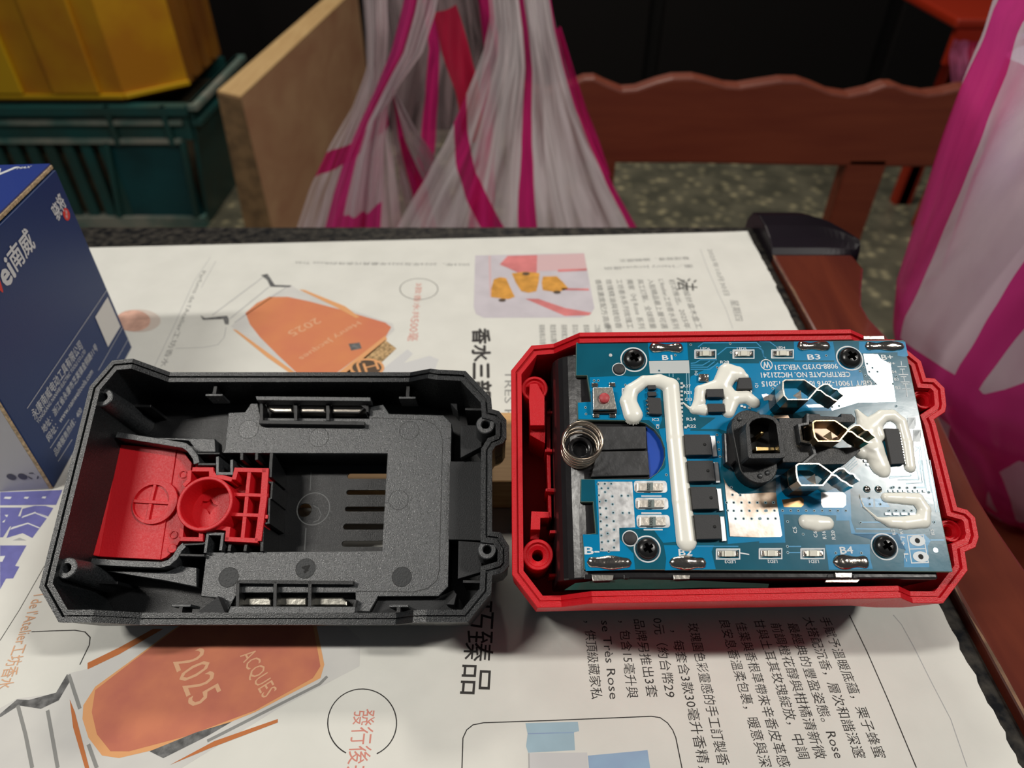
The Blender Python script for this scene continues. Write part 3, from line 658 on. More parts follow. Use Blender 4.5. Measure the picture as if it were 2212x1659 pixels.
# bottle pictures
def gradm(name, c1, c2, scale=60, rough=.8, sp=.5): return mat(name, c1, rough, col2=c2, vscale=scale, spec=.2)
M_or = gradm('print_orange', (.66, .25, .11), (.60, .19, .11), 30); M_orp = gradm('print_rose', (.50, .16, .11), (.60, .21, .12), 90); M_pgl = gradm('print_glass', (.58, .57, .55), (.64, .63, .60), 60)
M_orl = mat('print_light_orange', (.72, .36, .16), .8, spec=.2); M_brn = mat('print_brown', (.10, .07, .05), .8, spec=.2); M_tan = mat('print_tan', (.42, .28, .14), .8, spec=.2, vary=.5, vscale=900); M_dgr = mat('print_dark_grey', (.14, .14, .14), .8, spec=.2, vary=.4, vscale=500)
M_pbl = mat('print_pale_blue', (.36, .50, .58), .8, spec=.2, vary=.05, vscale=90); M_pbl2 = mat('print_blue', (.32, .47, .62), .8, spec=.2, col2=(.26, .34, .52), vscale=60); M_pgy = mat('print_pale_grey', (.60, .60, .60), .8, spec=.2)
print_poly('bottle_print', KA, [(800, 540), (880, 465), (1010, 375), (1130, 315), (1170, 345), (1420, 440), (1680, 525), (1690, 560), (1640, 610), (1300, 850), (1200, 850), (1050, 720)], M_pgl, Z1)
print_poly('bottle_print', KA, [(880, 468), (940, 415), (1010, 380), (1110, 380), (1230, 405), (1400, 450), (1640, 520), (1672, 545), (1640, 600), (1560, 655), (1300, 850), (1220, 850), (1060, 700), (960, 600), (905, 530)], M_or, Z2)
for q in ([(810, 555), (835, 562), (1150, 790), (1130, 800), (1000, 710)], [(1172, 340), (1200, 342), (1420, 430), (1500, 490), (1480, 495), (1380, 440)], [(1310, 850), (1640, 590), (1650, 610), (1380, 850)]): print_poly('bottle_print', KA, q, M_orl, Z3)
print_poly('bottle_print', KA, [(1355, 850), (1560, 680), (1640, 615), (1700, 660), (1500, 850)], M_tan, Z3)
print_poly('bottle_print', KA, [(1560, 850), (1640, 760), (1760, 665), (1790, 690), (1740, 740), (1880, 700), (1930, 720), (1900, 800), (1860, 850)], M_pgy, Z1)
for q in ([(1440, 635), (1500, 628), (1512, 660), (1455, 672)], [(965, 262), (1000, 255), (1040, 315), (1130, 318), (1120, 328), (1015, 325), (1000, 290)], [(635, 480), (660, 495), (780, 482), (790, 500), (790, 530), (770, 530), (760, 500), (650, 505)]): print_poly('bottle_print', KA, q, M_dgr, Z3)
seal = arc_loop(KA, 1540, 765, 95, 50, 0, 351, 30); MB().plate([seal[:-1]], Z3+.02, Z3+.02).build('bottle_print', M_orl, NP, fix=False)
seal = arc_loop(KA, 1540, 765, 80, 40, 0, 351, 30); MB().plate([seal[:-1]], Z3+.04, Z3+.04).build('bottle_print', M_brn, NP, fix=False)
p0, p1 = pt(KA, (1600, 750), (1490, 775)); MB().text('HJ', p0, p1, 9, Z3+.06).build('bottle_print', M_orl, NP, fix=False)
ln = LN()
for q in ([(980, 270), (700, 480)], [(1010, 325), (795, 500)], [(1100, 330), (820, 520)]): line(ln, pt(KA, *q), .5, Z2)
ln.build('bottle_print', M_inkl, NP, fix=False)
tx = MB()
for t_, a, b_, s_ in (('2025', (1280, 505), (1120, 585), 7), ('Henry Jacques', (1500, 520), (1180, 720), 4.5)):
    p0, p1 = pt(KA, a, b_); MB().text(t_, p0, p1, s_, Z3).build('bottle_print', mat('print_pale_orange', (.70, .40, .24), .8, spec=.2), NP, fix=False)
for q, m_ in ((arc_loop(KA, 300, 510, 120, 62, 0, 345, 24), mat('print_peach_edge', (.60, .52, .46), .8, spec=.2)), (arc_loop(KA, 270, 510, 95, 58, 0, 345, 24), mat('print_peach', (.60, .36, .28), .8, spec=.2, vary=.2, vscale=150))): MB().plate([q], Z1 if m_.name.endswith('edge') else Z2, Z1 if m_.name.endswith('edge') else Z2).build('picture_print', m_, NP, fix=False)
# small picture of three orange bottles
M_lav = mat('print_lavender', (.56, .52, .56), .8, spec=.2, vary=.05, vscale=90); M_pnk = mat('print_pink', (.64, .44, .45), .8, spec=.2); M_rsp = mat('print_rose_red', (.62, .20, .20), .8, spec=.2, vary=.15, vscale=90); M_amb = mat('print_amber', (.62, .30, .06), .8, spec=.2, vary=.18, vscale=200)
for q, m_, z in (([(135, 180), (820, 165), (885, 510), (860, 552), (800, 570), (190, 572), (140, 548), (126, 505)], M_lav, Z1), ([(345, 182), (820, 167), (838, 268), (655, 275), (520, 280), (290, 245)], M_pnk, Z2), ([(340, 182), (525, 177), (522, 290), (430, 300), (350, 262), (290, 235)], M_rsp, Z3),
               ([(220, 182), (232, 182), (238, 440), (226, 440)], M_pnk, Z2), ([(655, 268), (838, 262), (838, 275), (655, 283)], M_rsp, Z3), ([(680, 385), (850, 388), (852, 400), (680, 398)], M_rsp, Z3), ([(450, 452), (530, 452), (700, 510), (868, 540), (850, 556), (700, 560)], M_rsp, Z2),
               ([(252, 330), (290, 316), (330, 322), (355, 380), (385, 440), (345, 455), (235, 442), (236, 390)], M_amb, Z3), ([(365, 292), (450, 282), (540, 290), (535, 345), (520, 405), (470, 415), (425, 405), (390, 350)], M_amb, Z3+.01), ([(562, 312), (648, 310), (690, 350), (722, 388), (650, 412), (560, 398), (553, 350)], M_amb, Z3)): print_poly('bottle_picture', KB, q, m_, z)
for cx_, cy_ in ((305, 462), (455, 296), (650, 412)): MB().plate([arc_loop(KB, cx_, cy_, 24, 10, 0, 340, 16)], Z3+.03, Z3+.03).build('bottle_picture', M_brn, NP, fix=False)
# pale blue picture at the near edge
for q, m_, z in (([(498, 966), (915, 955), (925, 1030), (885, 1040), (892, 1182), (520, 1202), (503, 1150), (515, 1052)], M_pbl, Z1), ([(995, 1225), (1420, 1186), (1470, 1180), (1510, 1450), (1015, 1450)], M_pbl2, Z1), ([(520, 1204), (530, 1204), (535, 1450), (525, 1450)], M_inkl, Z2), ([(530, 1204), (990, 1200), (1000, 1450), (535, 1450)], M_pgy, Z1), ([(515, 1046), (885, 1036), (885, 1044), (515, 1054)], M_pbl2, Z2)): print_poly('blue_picture', KE, q, m_, z)
# lower bottle
print_poly('bottle_print', KC, [(-60, 1340), (100, 1250), (330, 1220), (405, 1100), (480, 1085), (560, 1060), (900, 840), (1900, 700), (2120, 900), (2115, 1060), (1634, 1310), (1000, 1700), (-60, 1900)], M_pgl, Z1)
print_poly('bottle_print', KC, [(490, 1290), (560, 1180), (780, 1020), (1010, 850), (1150, 760), (1850, 760), (1908, 1050), (1885, 1130), (1500, 1330), (1000, 1530), (700, 1600), (600, 1585), (520, 1480), (485, 1370)], M_orl, Z2)
print_poly('bottle_print', KC, [(560, 1200), (780, 1030), (1010, 860), (1150, 760), (1830, 760), (1885, 1060), (1840, 1130), (1500, 1320), (1100, 1470), (760, 1560), (650, 1560), (570, 1460), (540, 1330)], M_orp, Z3)
for q in ([(515, 1040), (700, 950), (900, 840), (960, 840), (700, 990), (515, 1078)], [(410, 1255), (440, 1330), (525, 1659), (500, 1659), (430, 1420)], [(1000, 1640), (1260, 1500), (1634, 1370), (1634, 1390), (1240, 1540)]): print_poly('bottle_print', KC, q, mat('print_deep_orange', (.50, .17, .06), .8, spec=.2), Z3)
for q in ([(0, 1340), (100, 1255), (170, 1258), (330, 1215), (395, 1105), (415, 1140), (345, 1260), (240, 1310), (110, 1290), (0, 1360)], [(880, 1560), (1150, 1450), (1365, 1385), (1220, 1470), (960, 1600)]): print_poly('bottle_print', KC, q, M_dgr, Z3+.01)
ln = LN()
for q in ([(105, 1290), (150, 1460), (190, 1659)], [(280, 1320), (340, 1659)], [(405, 1110), (470, 1310)], [(1220, 1500), (1880, 1165), (1925, 1120)], [(520, 1520), (570, 1659)]): line(ln, pt(KC, *q), .8, Z3+.02)
ln.build('bottle_print', M_inkg, NP, fix=False)
tx = MB()
for K, t_, a, b_, s_ in ((KC, '2025', (1105, 990), (1215, 1260), 12), (KD, 'ACQUES', (105, 500), (265, 790), 6), (KG, 'l de l\'Atelier工坊香水', (520, 1440), (40, 2700), 4.5)):
    p0, p1 = pt(K, a, b_); MB().text(t_, p0, p1, s_, Z3+.03).build('bottle_print', MATS['print_pale_orange'], NP, fix=False)

# ================================================================== wooden batten under both halves
yb0 = WZ(1080, 1099, T+PAP*.001).y; hb = .0139; yb1 = WZ(1090, 890, T+hb).y
bt = top(MB(1).box(-.082, .092, yb0, yb1, T+.00045, T+hb).build('wooden_batten', M_batten, bev=.0006), 'light wooden batten propping up the far sides of both battery halves', 'batten')

# ================================================================== blue cardboard box
Z0 = T+.0005
A = WZ(115, 1056, Z0); B = WZ(285, 750, Z0); e1 = (B-A).normalized(); e0 = Vector((e1.y, -e1.x, 0))   # e0 points to the right, out of the printed side
H = .083; Lb = (B-A).length; Wd = .115
bx = thing('cardboard_box', 'glossy blue printed cardboard box with a silver front at the left', 'box', base=tuple((A+B)/2-e0*Wd/2))
def bq(u, w, z): q = A+e1*u-e0*w; return (q.x, q.y, Z0+z)
def bhex(u0, u1, w0, w1, z0, z1): return MB(1).hexa([bq(u0, w0, z0), bq(u1, w0, z0), bq(u1, w1, z0), bq(u0, w1, z0)], [bq(u0, w0, z1), bq(u1, w0, z1), bq(u1, w1, z1), bq(u0, w1, z1)])
bhex(0.0006, Lb, 0, .0011, 0, H-.0022).build('side_panel', M_card, bx, bev=.0003, label='blue side panel with company print')
bhex(0, .0011, .0013, Wd, 0, H-.0022).build('front_panel', M_cards, bx, label='silver grey front panel')
bhex(0, .0004, .0002, .0012, 0.0002, H-.003).build('cut_edge', M_cardb, bx)
bhex(Lb-.0011, Lb, .0012, Wd, 0, H-.0022).build('back_panel', M_card, bx)
bhex(.0012, Lb-.0012, Wd-.0011, Wd, 0, H-.0022).build('left_panel', M_card, bx)
bhex(.0012, Lb-.0012, .0012, Wd-.0012, 0, .001).build('bottom_panel', M_card, bx)
bhex(-.0006, Lb+.0004, .0009, Wd+.0004, H-.0018, H-.0006).build('lid_core', M_cardb, bx, label='bare corrugated edge of the lid')
bhex(-.0006, Lb+.0004, .0014, Wd+.0004, H-.0005, H).build('lid', mat('card_blue_lid', (.018, .04, .22), .35, coat=.2), bx)
FX = Frame(A+e0*.00015, 0, tuple(e1), (0, 0, 1))
def bxt(body, a, b_, size, m=None, bold=0, name='printed_text', lab=None, sh=0):
    p0, p1 = [FX.P(*q) for q in crop(*KX, [a, b_])]
    o = MB().text(body, p0, p1, size, 0, bold=bold, shear=sh).world(FX).build(name, m or M_boxw, bx, fix=False)
    if lab: o['label'] = lab
M_boxw = mat('box_white_print', (.62, .64, .66), .5); M_boxr = mat('box_red_print', (.65, .03, .02), .5)
bxt('永康南威电动工具有限公司', (158, 1262), (388, 915), 4.4)
bxt('YONGKANG NANWEI ELECTRIC TOOLS CO.,LTD', (178, 1290), (407, 945), 2.2)
bxt('地址：浙江省永康市芝英镇金铜路11号', (205, 1330), (462, 925), 3.4)
bxt('网址：www.nanweitools.com', (228, 1370), (440, 1040), 3.4)
bxt('品牌服务热线：400', (262, 1440), (388, 1225), 3.2)
bxt('ei', (6, 600), (50, 540), 11, bold=.3, name='brand_print')
bxt('南威', (56, 530), (150, 405), 8.5, bold=.2, name='brand_print')
bxt('Nanw', (-150, 790), (0, 604), 10, M_boxr, bold=.3, name='brand_print')
bxt('骁将', (262, 300), (302, 222), 6.5, bold=.2, name='brand_print')
for a, b_ in (((130, 1222), (512, 655)), ((240, 1412), (330, 1275)), ((278, 1475), (345, 1370)), ((470, 1040), (586, 835)), ((560, 985), (612, 893))):
    p0, p1 = [FX.P(*q) for q in crop(*KX, [a, b_])]; MB().plate([path_wall([p0, p1], .22)], 0, 0).world(FX).build('printed_line', M_boxw, bx, fix=False)
p0 = FX.P(*crop(*KX, [(318, 294)])[0]); MB().plate([circle(*p0, 2.3, 20)], -.02, -.02).world(FX).build('brand_seal', M_boxr, bx, fix=False, label='small red round seal')
MB().text('南威', (p0[0]-.8, p0[1]-1.2), (p0[0]+.9, p0[1]+1.2), 1.6, .02).world(FX).build('brand_seal', M_boxw, bx, fix=False)
q = [FX.P(*c_) for c_ in crop(*KX, [(455, 785), (514, 690), (575, 830), (516, 928)])]
MB().plate([q], 0, .06).world(FX).build('sticker', mat('sticker_white', (.68, .68, .66), .5), bx, label='white square sticker')
FL_ = Frame(Vector(bq(0, 0, H+.0001)), 0, tuple(e1), tuple(-e0))
p0, p1 = [FL_.P(*q) for q in ((-6, 386), (28, 362))]
MB().text('20V', (p0[0]-18, p0[1]), (p0[0]+7, p0[1]), 9, 0, bold=.2, shear=.3).world(FL_).build('brand_print', M_boxw, bx, fix=False) if 0 else None
ea = Vector(WZ(40, 368, Z0+H))-Vector(WZ(0, 372, Z0+H)); Fl2 = Frame(WZ(0, 372, Z0+H+.0001), 0, tuple(ea.normalized()), (-ea.normalized().y, ea.normalized().x, 0))
MB().text('20V', (-16, 0), (5.2, 0), 10, 0, bold=.3, shear=.3).world(Fl2).build('brand_print', M_boxw, bx, fix=False)
MB().text('MAX', (5.0, 2.2), (9.6, 2.2), 2.6, 0, bold=.2, shear=.3).world(Fl2).build('brand_print', M_boxw, bx, fix=False)
FF = Frame(A-e1*.00015, 0, tuple(e0), (0, 0, 1))
for cx_, cy_ in crop(*KX, [(55, 1550), (108, 1548)]): MB().plate([circle(*FF.P(cx_, cy_), 1.5, 16)], 0, 0).world(FF).build('printed_symbol', mat('ink_navy', (.05, .05, .09), .6), bx, fix=False)
c0 = FF.P(*crop(*KX, [(158, 1546)])[0])
for k in range(3):
    a = math.radians(90+120*k); MB().plate([path_wall([(c0[0]+1.6*math.cos(a-.5), c0[1]+1.6*math.sin(a-.5)), (c0[0]+1.5*math.cos(a), c0[1]+1.5*math.sin(a)), (c0[0]+1.6*math.cos(a+.5), c0[1]+1.6*math.sin(a+.5))], .45)], 0, 0).world(FF).build('printed_symbol', MATS['ink_navy'], bx, fix=False)

# ================================================================== black half
bs = thing('black_battery_half', 'open black plastic upper half of a battery pack lying upside down at the left', 'battery case', FB, (-62, 37, -27.3))
HB = -28.5
BO = [(-123, 8.6, 0), (-115.8, 0, 0), (-107.5, 0, 0), (-99, 0, -8), (-31, 0, -8), (-25.5, 0, -1), (-22, 0, 0), (-11.4, 0, 0), (-5.4, 7, 0), (-5.2, 12)]
def bp(px, py, h=0): return (*FB.P(px, py, h), h)
ear = [(-5.3, 11.8, 0), (-3.0, 12.6, 0), (-1.0, 14.6, 0), (-.6, 17., 0), (-.8, 20.6, 0), (-2.4, 22.4, 0), (-5.4, 22.9, 0)]
ear2 = [(x, y+30.6 if 0 else y, h) for x, y, h in ear]
e1_ = [bp(1063, 1243), bp(1087, 1236), bp(1100, 1221), bp(1100, 1180), bp(1081, 1150), bp(1063, 1148)]
e2_ = [bp(1063, 975), bp(1070, 964), bp(1087, 957), bp(1094, 945), bp(1094, 907), bp(1078, 888), bp(1063, 884)]
BO = BO[:-2]+[(-5.4, 7.2, 0)]+e1_+e2_+[(-6.0, 61.6, 0), (-13.6, 70.2, 0), (-21.5, 70.6, 0), (-24.0, 71.4, -1), (-31, 73.3, -8), (-104.3, 73.3, -8), (-112, 74.2, 0), (-118, 73.6, 0), (-122.8, 65.2, 0)]
M = shell_mesh(BO, [(2.2, -27.3, 1), (.6, -20, 1), (.25, -2.2, 0), (0, -1.8, 0), (0, 0, 0), (1.25, 0, 0), (1.25, -1.1, 0), (1.75, -1.1, 0), (1.75, -.25, 0), (3.1, -.25, 0), (3.1, -3., 0), (3.3, -25.5, 1)])
M.build('case_wall', M_blkw, bs)
# floor with the vent slots
sl = []
for a, b_, y0, y1 in ((750, 850, 1022, 1034), (748, 848, 1058, 1069), (745, 846, 1094, 1105), (741, 843, 1131, 1144), (738, 840, 1168, 1181)):
    p0 = FB.P(a, (y0+y1)/2, -26.5); p1 = FB.P(b_, (y0+y1)/2, -26.5); hh = (FB.P(a, y0, -26.5)[1]-FB.P(a, y1, -26.5)[1])/2
    sl.append(capsule((p0[0]+hh, p0[1]), (p1[0], p0[1]), hh))
hole = circle(*FB.P(658, 1102, -26.5), 2.15, 24)
MB().plate([offset([(a, b_) for a, b_, _ in BO], 2.3)]+sl+[hole], -27.35, -26.5).build('case_floor', M_blk2, bs)
# support ledges on the hidden outer face, resting on the batten
def h_plane(frame, Y, z):                         # local (y, h) of a world point
    d = Vector((0, Y, z))-frame.o; return d.dot(frame.ey)*1000, d.dot(frame.n)*1000
def ledge(frame, hbot, x0, x1, par, m):
    a = h_plane(frame, yb0+.006, T+hb+.0003); b_ = h_plane(frame, yb1-.001, T+hb+.0003)
    a1 = min(a[0], b_[0]); v = [(a[0], a[1]), (b_[0], b_[1]), (b_[0], hbot-.05), (a[0], hbot-.05)]
    if b_[1] > hbot-.1:
        t = (hbot-.05-a[1])/(b_[1]-a[1]); v = [(a[0], a[1]), (lerp(a[0], b_[0], t), hbot-.05), (a[0], hbot-.05)]
    n_ = len(v); mb = MB(); mb.add([(x0, y, z) for y, z in v]+[(x1, y, z) for y, z in v], [tuple(range(n_)), tuple(range(2*n_-1, n_-1, -1))]+[(i, (i+1) % n_, n_+(i+1) % n_, n_+i) for i in range(n_)])
    return mb.build('support_ledge', m, par)
ledge(FB, HB+1.2, -112, -95, bs, M_blk); ledge(FB, HB+1.2, -16, -10, bs, M_blk)
# raised deck around the terminal window
HD = -13.5
deck = [(K1, (1160, 378)), (K2, (132, 375)), (K2, (165, 325)), (K2, (205, 325)), (K2, (222, 408)), (K2, (850, 412)), (K2, (856, 345)), (K2, (930, 332)), (K2, (965, 385)), (K2, (1280, 393)), (K2, (1326, 440)), (K2, (1316, 900)), (K2, (1306, 1385)), (K2, (1250, 1440)), (K2, (900, 1442)), (K2, (850, 1530)), (K2, (775, 1530)), (K2, (770, 1420)), (K2, (90, 1420)), (K1, (1140, 1545)), (K1, (1105, 1450)), (K1, (1000, 1440)), (K1, (1032, 1185)),
        (K2, (924, 1178)), (K2, (956, 615)), (K1, (1126, 612)), (K1, (1140, 590))]
dk = [FB.P(*crop(*K, [q])[0], HD) for K, q in deck]
MB().plate([dk], HD-1.6, HD, bev=.15).build('terminal_deck', M_blk, bs, label='grey sheened raised deck')
# the deck's skirts going down to the floor
def skirt(pts, z1, z0=-26.45, w=.9, m=M_blk2, name='rib', bev=.1): return MB().plate([path_wall(pts, w)], z0, z1, bev=bev).build(name, m, bs)
wdw = [FB.P(*crop(*K, [q])[0], HD) for K, q in ((K1, (1140, 1180)), (K2, (924, 1178)), (K2, (956, 615)), (K1, (1140, 612)))]
skirt([(wdw[0][0], wdw[0][1]-.6), (wdw[1][0]+.6, wdw[1][1]-.6), (wdw[2][0]+.6, wdw[2][1]+.6), (wdw[3][0], wdw[3][1]+.6)], HD-1.65, name='window_wall')
do = offset(dk, .5)
skirt([do[0], do[1], do[2]], HD-1.65, name='deck_wall'); skirt([do[8], do[9], do[10], do[11], do[12], do[13], do[14]], HD-1.65, name='deck_wall')
skirt([do[21], do[22]], HD-1.65, name='deck_wall')
def bP(K, *pts, h=HD): return [FB.P(*q, h) for q in crop(*K, pts)]
def bplate(name, K, pts, z0, z1, m=M_blk2, bev=.12, par=None): return MB().plate([bP(K, *pts, h=z1)], z0, z1, bev=bev).build(name, m, par or bs)
def bwall(name, K, pts, z0, z1, w, m=M_blk2, bev=.1): return MB().plate([path_wall(bP(K, *pts, h=z1), w)], z0, z1, bev=bev).build(name, m, bs)
# ejector pin marks
M_pin = mat('black_pin_mark', (.020, .022, .024), .5, bump=.4, bscale=2000)
M_pin2 = mat('pale_pin_mark', (.030, .033, .036), .36, bump=.4, bscale=2600, rvary=.12, spec=1)
M_line = mat('black_groove', (.004, .004, .004), .7)
for x, y in ((537, 928), (689, 945), (884, 930), (861, 1080), (660, 1228), (868, 1246), (494, 1247)):
    c0 = FB.P(x, y, HD); r = FB.R(x, y, 21.5, HD)
    MB().plate([circle(*c0, r, 28), circle(*c0, r-.13, 28)], HD+.01, HD+.03).build('pin_mark_rim', M_line, bs)
    MB().plate([circle(*c0, r-.13, 28)], HD+.01, HD+.025).build('pin_mark', M_pin if y > 1200 else M_pin2, bs)
p0, p1 = FB.P(646, 1222, HD), FB.P(655, 1244, HD)
c4 = FB.P(660, 1228, HD); MB().text('4', (c4[0]-.9, c4[1]+.6), (c4[0]+.9, c4[1]-.4), 3.4, HD+.06, bold=.3).build('moulded_number', M_line, bs)
cv = bP(K2, (860, 408), (1160, 418), (1225, 445), (1262, 490), (1275, 545), (1255, 1290), (1240, 1350), (1190, 1395), (1110, 1415), (770, 1412))
MB().plate([path_wall(cv, .16)], HD+.005, HD+.02).build('deck_groove', M_line, bs)
# contact cages with springs
M_lip = M_blk
bplate('cage_lip', K2, [(192, 283), (856, 290), (858, 312), (200, 306)], -12.5, -8.6, M_blk)
bwall('cage_bar', K2, [(226, 318), (226, 425)], -16, -11.3, 1.0); bwall('cage_bar', K2, [(424, 322), (424, 425)], -16, -11.3, 1.0); bwall('cage_bar', K2, [(610, 322), (610, 425)], -16, -11.3, 1.0)
bwall('cage_bar', K2, [(214, 432), (822, 440)], -16, -11.3, 1.15); bwall('cage_bar', K2, [(838, 322), (838, 375)], -16, -11.3, .7)
for q in ([(250, 328), (408, 330), (406, 378), (300, 378), (268, 362)], [(443, 330), (598, 332), (596, 380), (455, 378)], [(628, 332), (800, 334), (826, 352), (790, 382), (640, 380)]): bplate('contact_spring', K2, q, -16.5, -13.2, M_nickel, bev=.5).__setitem__('label', 'bright folded metal contact')
bplate('cage_floor', K2, [(222, 318), (838, 322), (838, 430), (222, 430)], -19.5, -18.5, M_blk2)
bwall('cage_bar', K2, [(84, 1356), (756, 1362)], -16, -11.3, 1.0)
for x in (90, 306, 507): bwall('cage_bar', K2, [(x, 1352), (x-3, 1500)], -16, -11.3, .95)
bwall('cage_bar', K2, [(770, 1460), (762, 1500)], -16, -11.3, .7)
for q in ([(104, 1475), (140, 1448), (270, 1447), (285, 1462), (283, 1496), (104, 1496)], [(322, 1496), (325, 1447), (488, 1447), (488, 1496)], [(528, 1496), (530, 1447), (695, 1447), (722, 1470), (722, 1496)]): bplate('contact_spring', K2, q, -17.5, -15.4, mat('worn_contact', (.26, .25, .22), .38, 1, bump=.3, bscale=900), bev=.4).__setitem__('label', 'dull metal contact')
bplate('cage_floor', K2, [(90, 1365), (766, 1370), (766, 1500), (84, 1500)], -19.5, -18.5, M_blk2)
bplate('cage_lip', K2, [(48, 1498), (768, 1500), (765, 1548), (30, 1545)], -14, -9.2, M_blk)
# T shaped clips on the long walls
for px, py, s_ in ((462, 853, 1), (880, 859, 1), (391, 1308, -1), (861, 1309, -1)):
    c0 = FB.P(px, py, -10.5); w_ = 2.6
    MB().box(c0[0]-w_, c0[0]+w_, c0[1]-.35, c0[1]+.35, -17, -10.5).build('clip', M_blk, bs, bev=.12)
    MB().box(c0[0]-.5, c0[0]+.5, min(c0[1]+.36*s_, c0[1]+(4.5 if s_ > 0 else 3.4)*s_), max(c0[1]+.36*s_, c0[1]+(4.5 if s_ > 0 else 3.4)*s_), -17, -10.6).build('clip_web', M_blk2, bs)
# screw posts
for px, py, r, z0, x_ in ((222, 858, 21, -2.0, 1), (143, 1227, 22.5, -2.0, 1), (1048.5, 917, 20.5, -1.2, 0), (1052, 1187, 20.5, -1.2, 0)):
    c0 = FB.P(px, py, z0); rr = FB.R(px, py, r, z0)
    m = MB(); n_ = 32; v = []; f = []
    for R_, z in ((rr*1.35, -26.4), (rr, z0-.25), (rr-.25, z0), (rr*.5, z0), (rr*.42, z0-.4), (rr*.42, z0-7)):
        for i in range(n_): a = 2*math.pi*i/n_; v.append((c0[0]+R_*math.cos(a), c0[1]+R_*math.sin(a), z))
    for j in range(5):
        for i in range(n_): k = (i+1) % n_; f.append((j*n_+i, j*n_+k, (j+1)*n_+k, (j+1)*n_+i))
    f.append(tuple(5*n_+i for i in range(n_)))
    m.add(v, f, False).build('screw_post', M_blk, bs)
# inner ribs and guides round the red button
HG = -11.8
bwall('guide_wall', K1, [(512, 505), (560, 512), (860, 560), (905, 568), (935, 590), (968, 635), (976, 672)], -26.4, HG, 1.7, M_blk)
bwall('guide_wall', K1, [(365, 1238), (560, 1250), (770, 1258), (815, 1246), (850, 1215), (880, 1165), (905, 1142)], -26.4, HG, 1.7, M_blk)
bwall('rib', K1, [(980, 614), (1108, 614)], -26.4, HG, .55); bwall('rib', K1, [(984, 676), (1086, 676)], -26.4, HG, .7)
bwall('bracket', K1, [(1096, 632), (1096, 730), (1178, 730), (1178, 650)], -26.4, HG+.3, .85, M_blk)
for x in (1236, 1322): bwall('rib', K1, [(x, 612), (x, 652)], -26.4, HG-.4, .9)
bwall('rib', K1, [(1408, 612), (1400, 752)], -26.4, HG-.4, .95)
bwall('rib', K1, [(1384, 780), (1412, 782), (1406, 872), (1396, 876), (1394, 950), (1392, 1015), (1372, 1018)], -26.4, HG-.4, .6)
bwall('rib', K1, [(1356, 1020), (1352, 1180)], -26.4, HG-.4, .9)
bwall('rib', K1, [(895, 1142), (1010, 1136), (1030, 1130)], -26.4, HG, .6); bwall('rib', K1, [(880, 1200), (1020, 1204)], -26.4, HG, .7)
bwall('bracket', K1, [(1024, 1190), (1040, 1078), (1126, 1080), (1114, 1175)], -26.4, HG+.3, .85, M_blk)
for x in (1166, 1258): bwall('rib', K1, [(x+3, 1140), (x-4, 1180)], -26.4, HG-.4, .9)
for K, a, b_ in ((K2, (1405, 358), (1500, 360)), (K2, (1392, 1355), (1500, 1358))): bwall('rib', K, [a, b_], -20, -4., .75)
for K, a, b_ in ((K1, (560, 335), (712, 340)), (K1, (380, 1357), (520, 1362)),): bwall('rib', K, [a, b_], -26.4, -15, .8)
# sloping inner walls
bplate('wall_step', K2, [(1378, 450), (1500, 452), (1500, 575), (1378, 640)], -14, -9.5, M_blkrough); bplate('wall_step', K2, [(1366, 1120), (1500, 1130), (1500, 1300), (1362, 1340)], -14, -9.5, M_blkrough)
bplate('wall_step', K2, [(1318, 660), (1500, 660), (1500, 1118), (1308, 1112)], -20, -12, M_blkrough)
bplate('wall_step', K1, [(960, 1548), (1100, 1440), (1145, 1548)], -20, -9.6, M_blkrough)
bplate('wall_step', K2, [(860, 1540), (905, 1450), (1240, 1446), (1340, 1405), (1400, 1500), (1370, 1542)], -20, -16.5, M_blkrough)
for q in ([(1320, 325), (1358, 326), (1362, 372)], [(1296, 1488), (1356, 1425), (1340, 1490)]): bplate('gusset', K2, q, -18, -9, M_blkrough)
bplate('ramp', K1, [(560, 520), (1080, 530), (1085, 605), (985, 605), (930, 540)], -22, -16, M_blk)
bplate('ramp', K1, [(440, 1292), (800, 1350), (975, 1385), (975, 1275), (880, 1265), (800, 1300)], -22, -16, M_blk)
# scribed ring and line on the window floor
c0 = FB.P(677, 1099, -26.5); r = FB.R(677, 1099, 36, -26.5); M_scr = mat('scratch_grey', (.16, .165, .165), .7, bump=.6, bscale=3000)
MB().plate([circle(*c0, r, 40), circle(*c0, r-.28, 40)], -26.49, -26.47).build('scribed_ring', M_scr, bs)
c1 = FB.P(677, 1102, -26.5)
MB().plate([path_wall([FB.P(672, 1020, -26.5), FB.P(670, 1060, -26.5)], .22)], -26.49, -26.47).build('scribed_line', M_scr, bs)
MB().plate([path_wall([FB.P(661, 1140, -26.5), FB.P(658, 1189, -26.5)], .32)], -26.49, -26.47).build('scribed_line', M_scr, bs)
MB().plate([path_wall([FB.P(*q, -26.5) for q in ((677, 1092), (688, 1098), (694, 1112), (688, 1124), (676, 1128))], .2)], -26.49, -26.47).build('scribed_line', M_scr, bs)

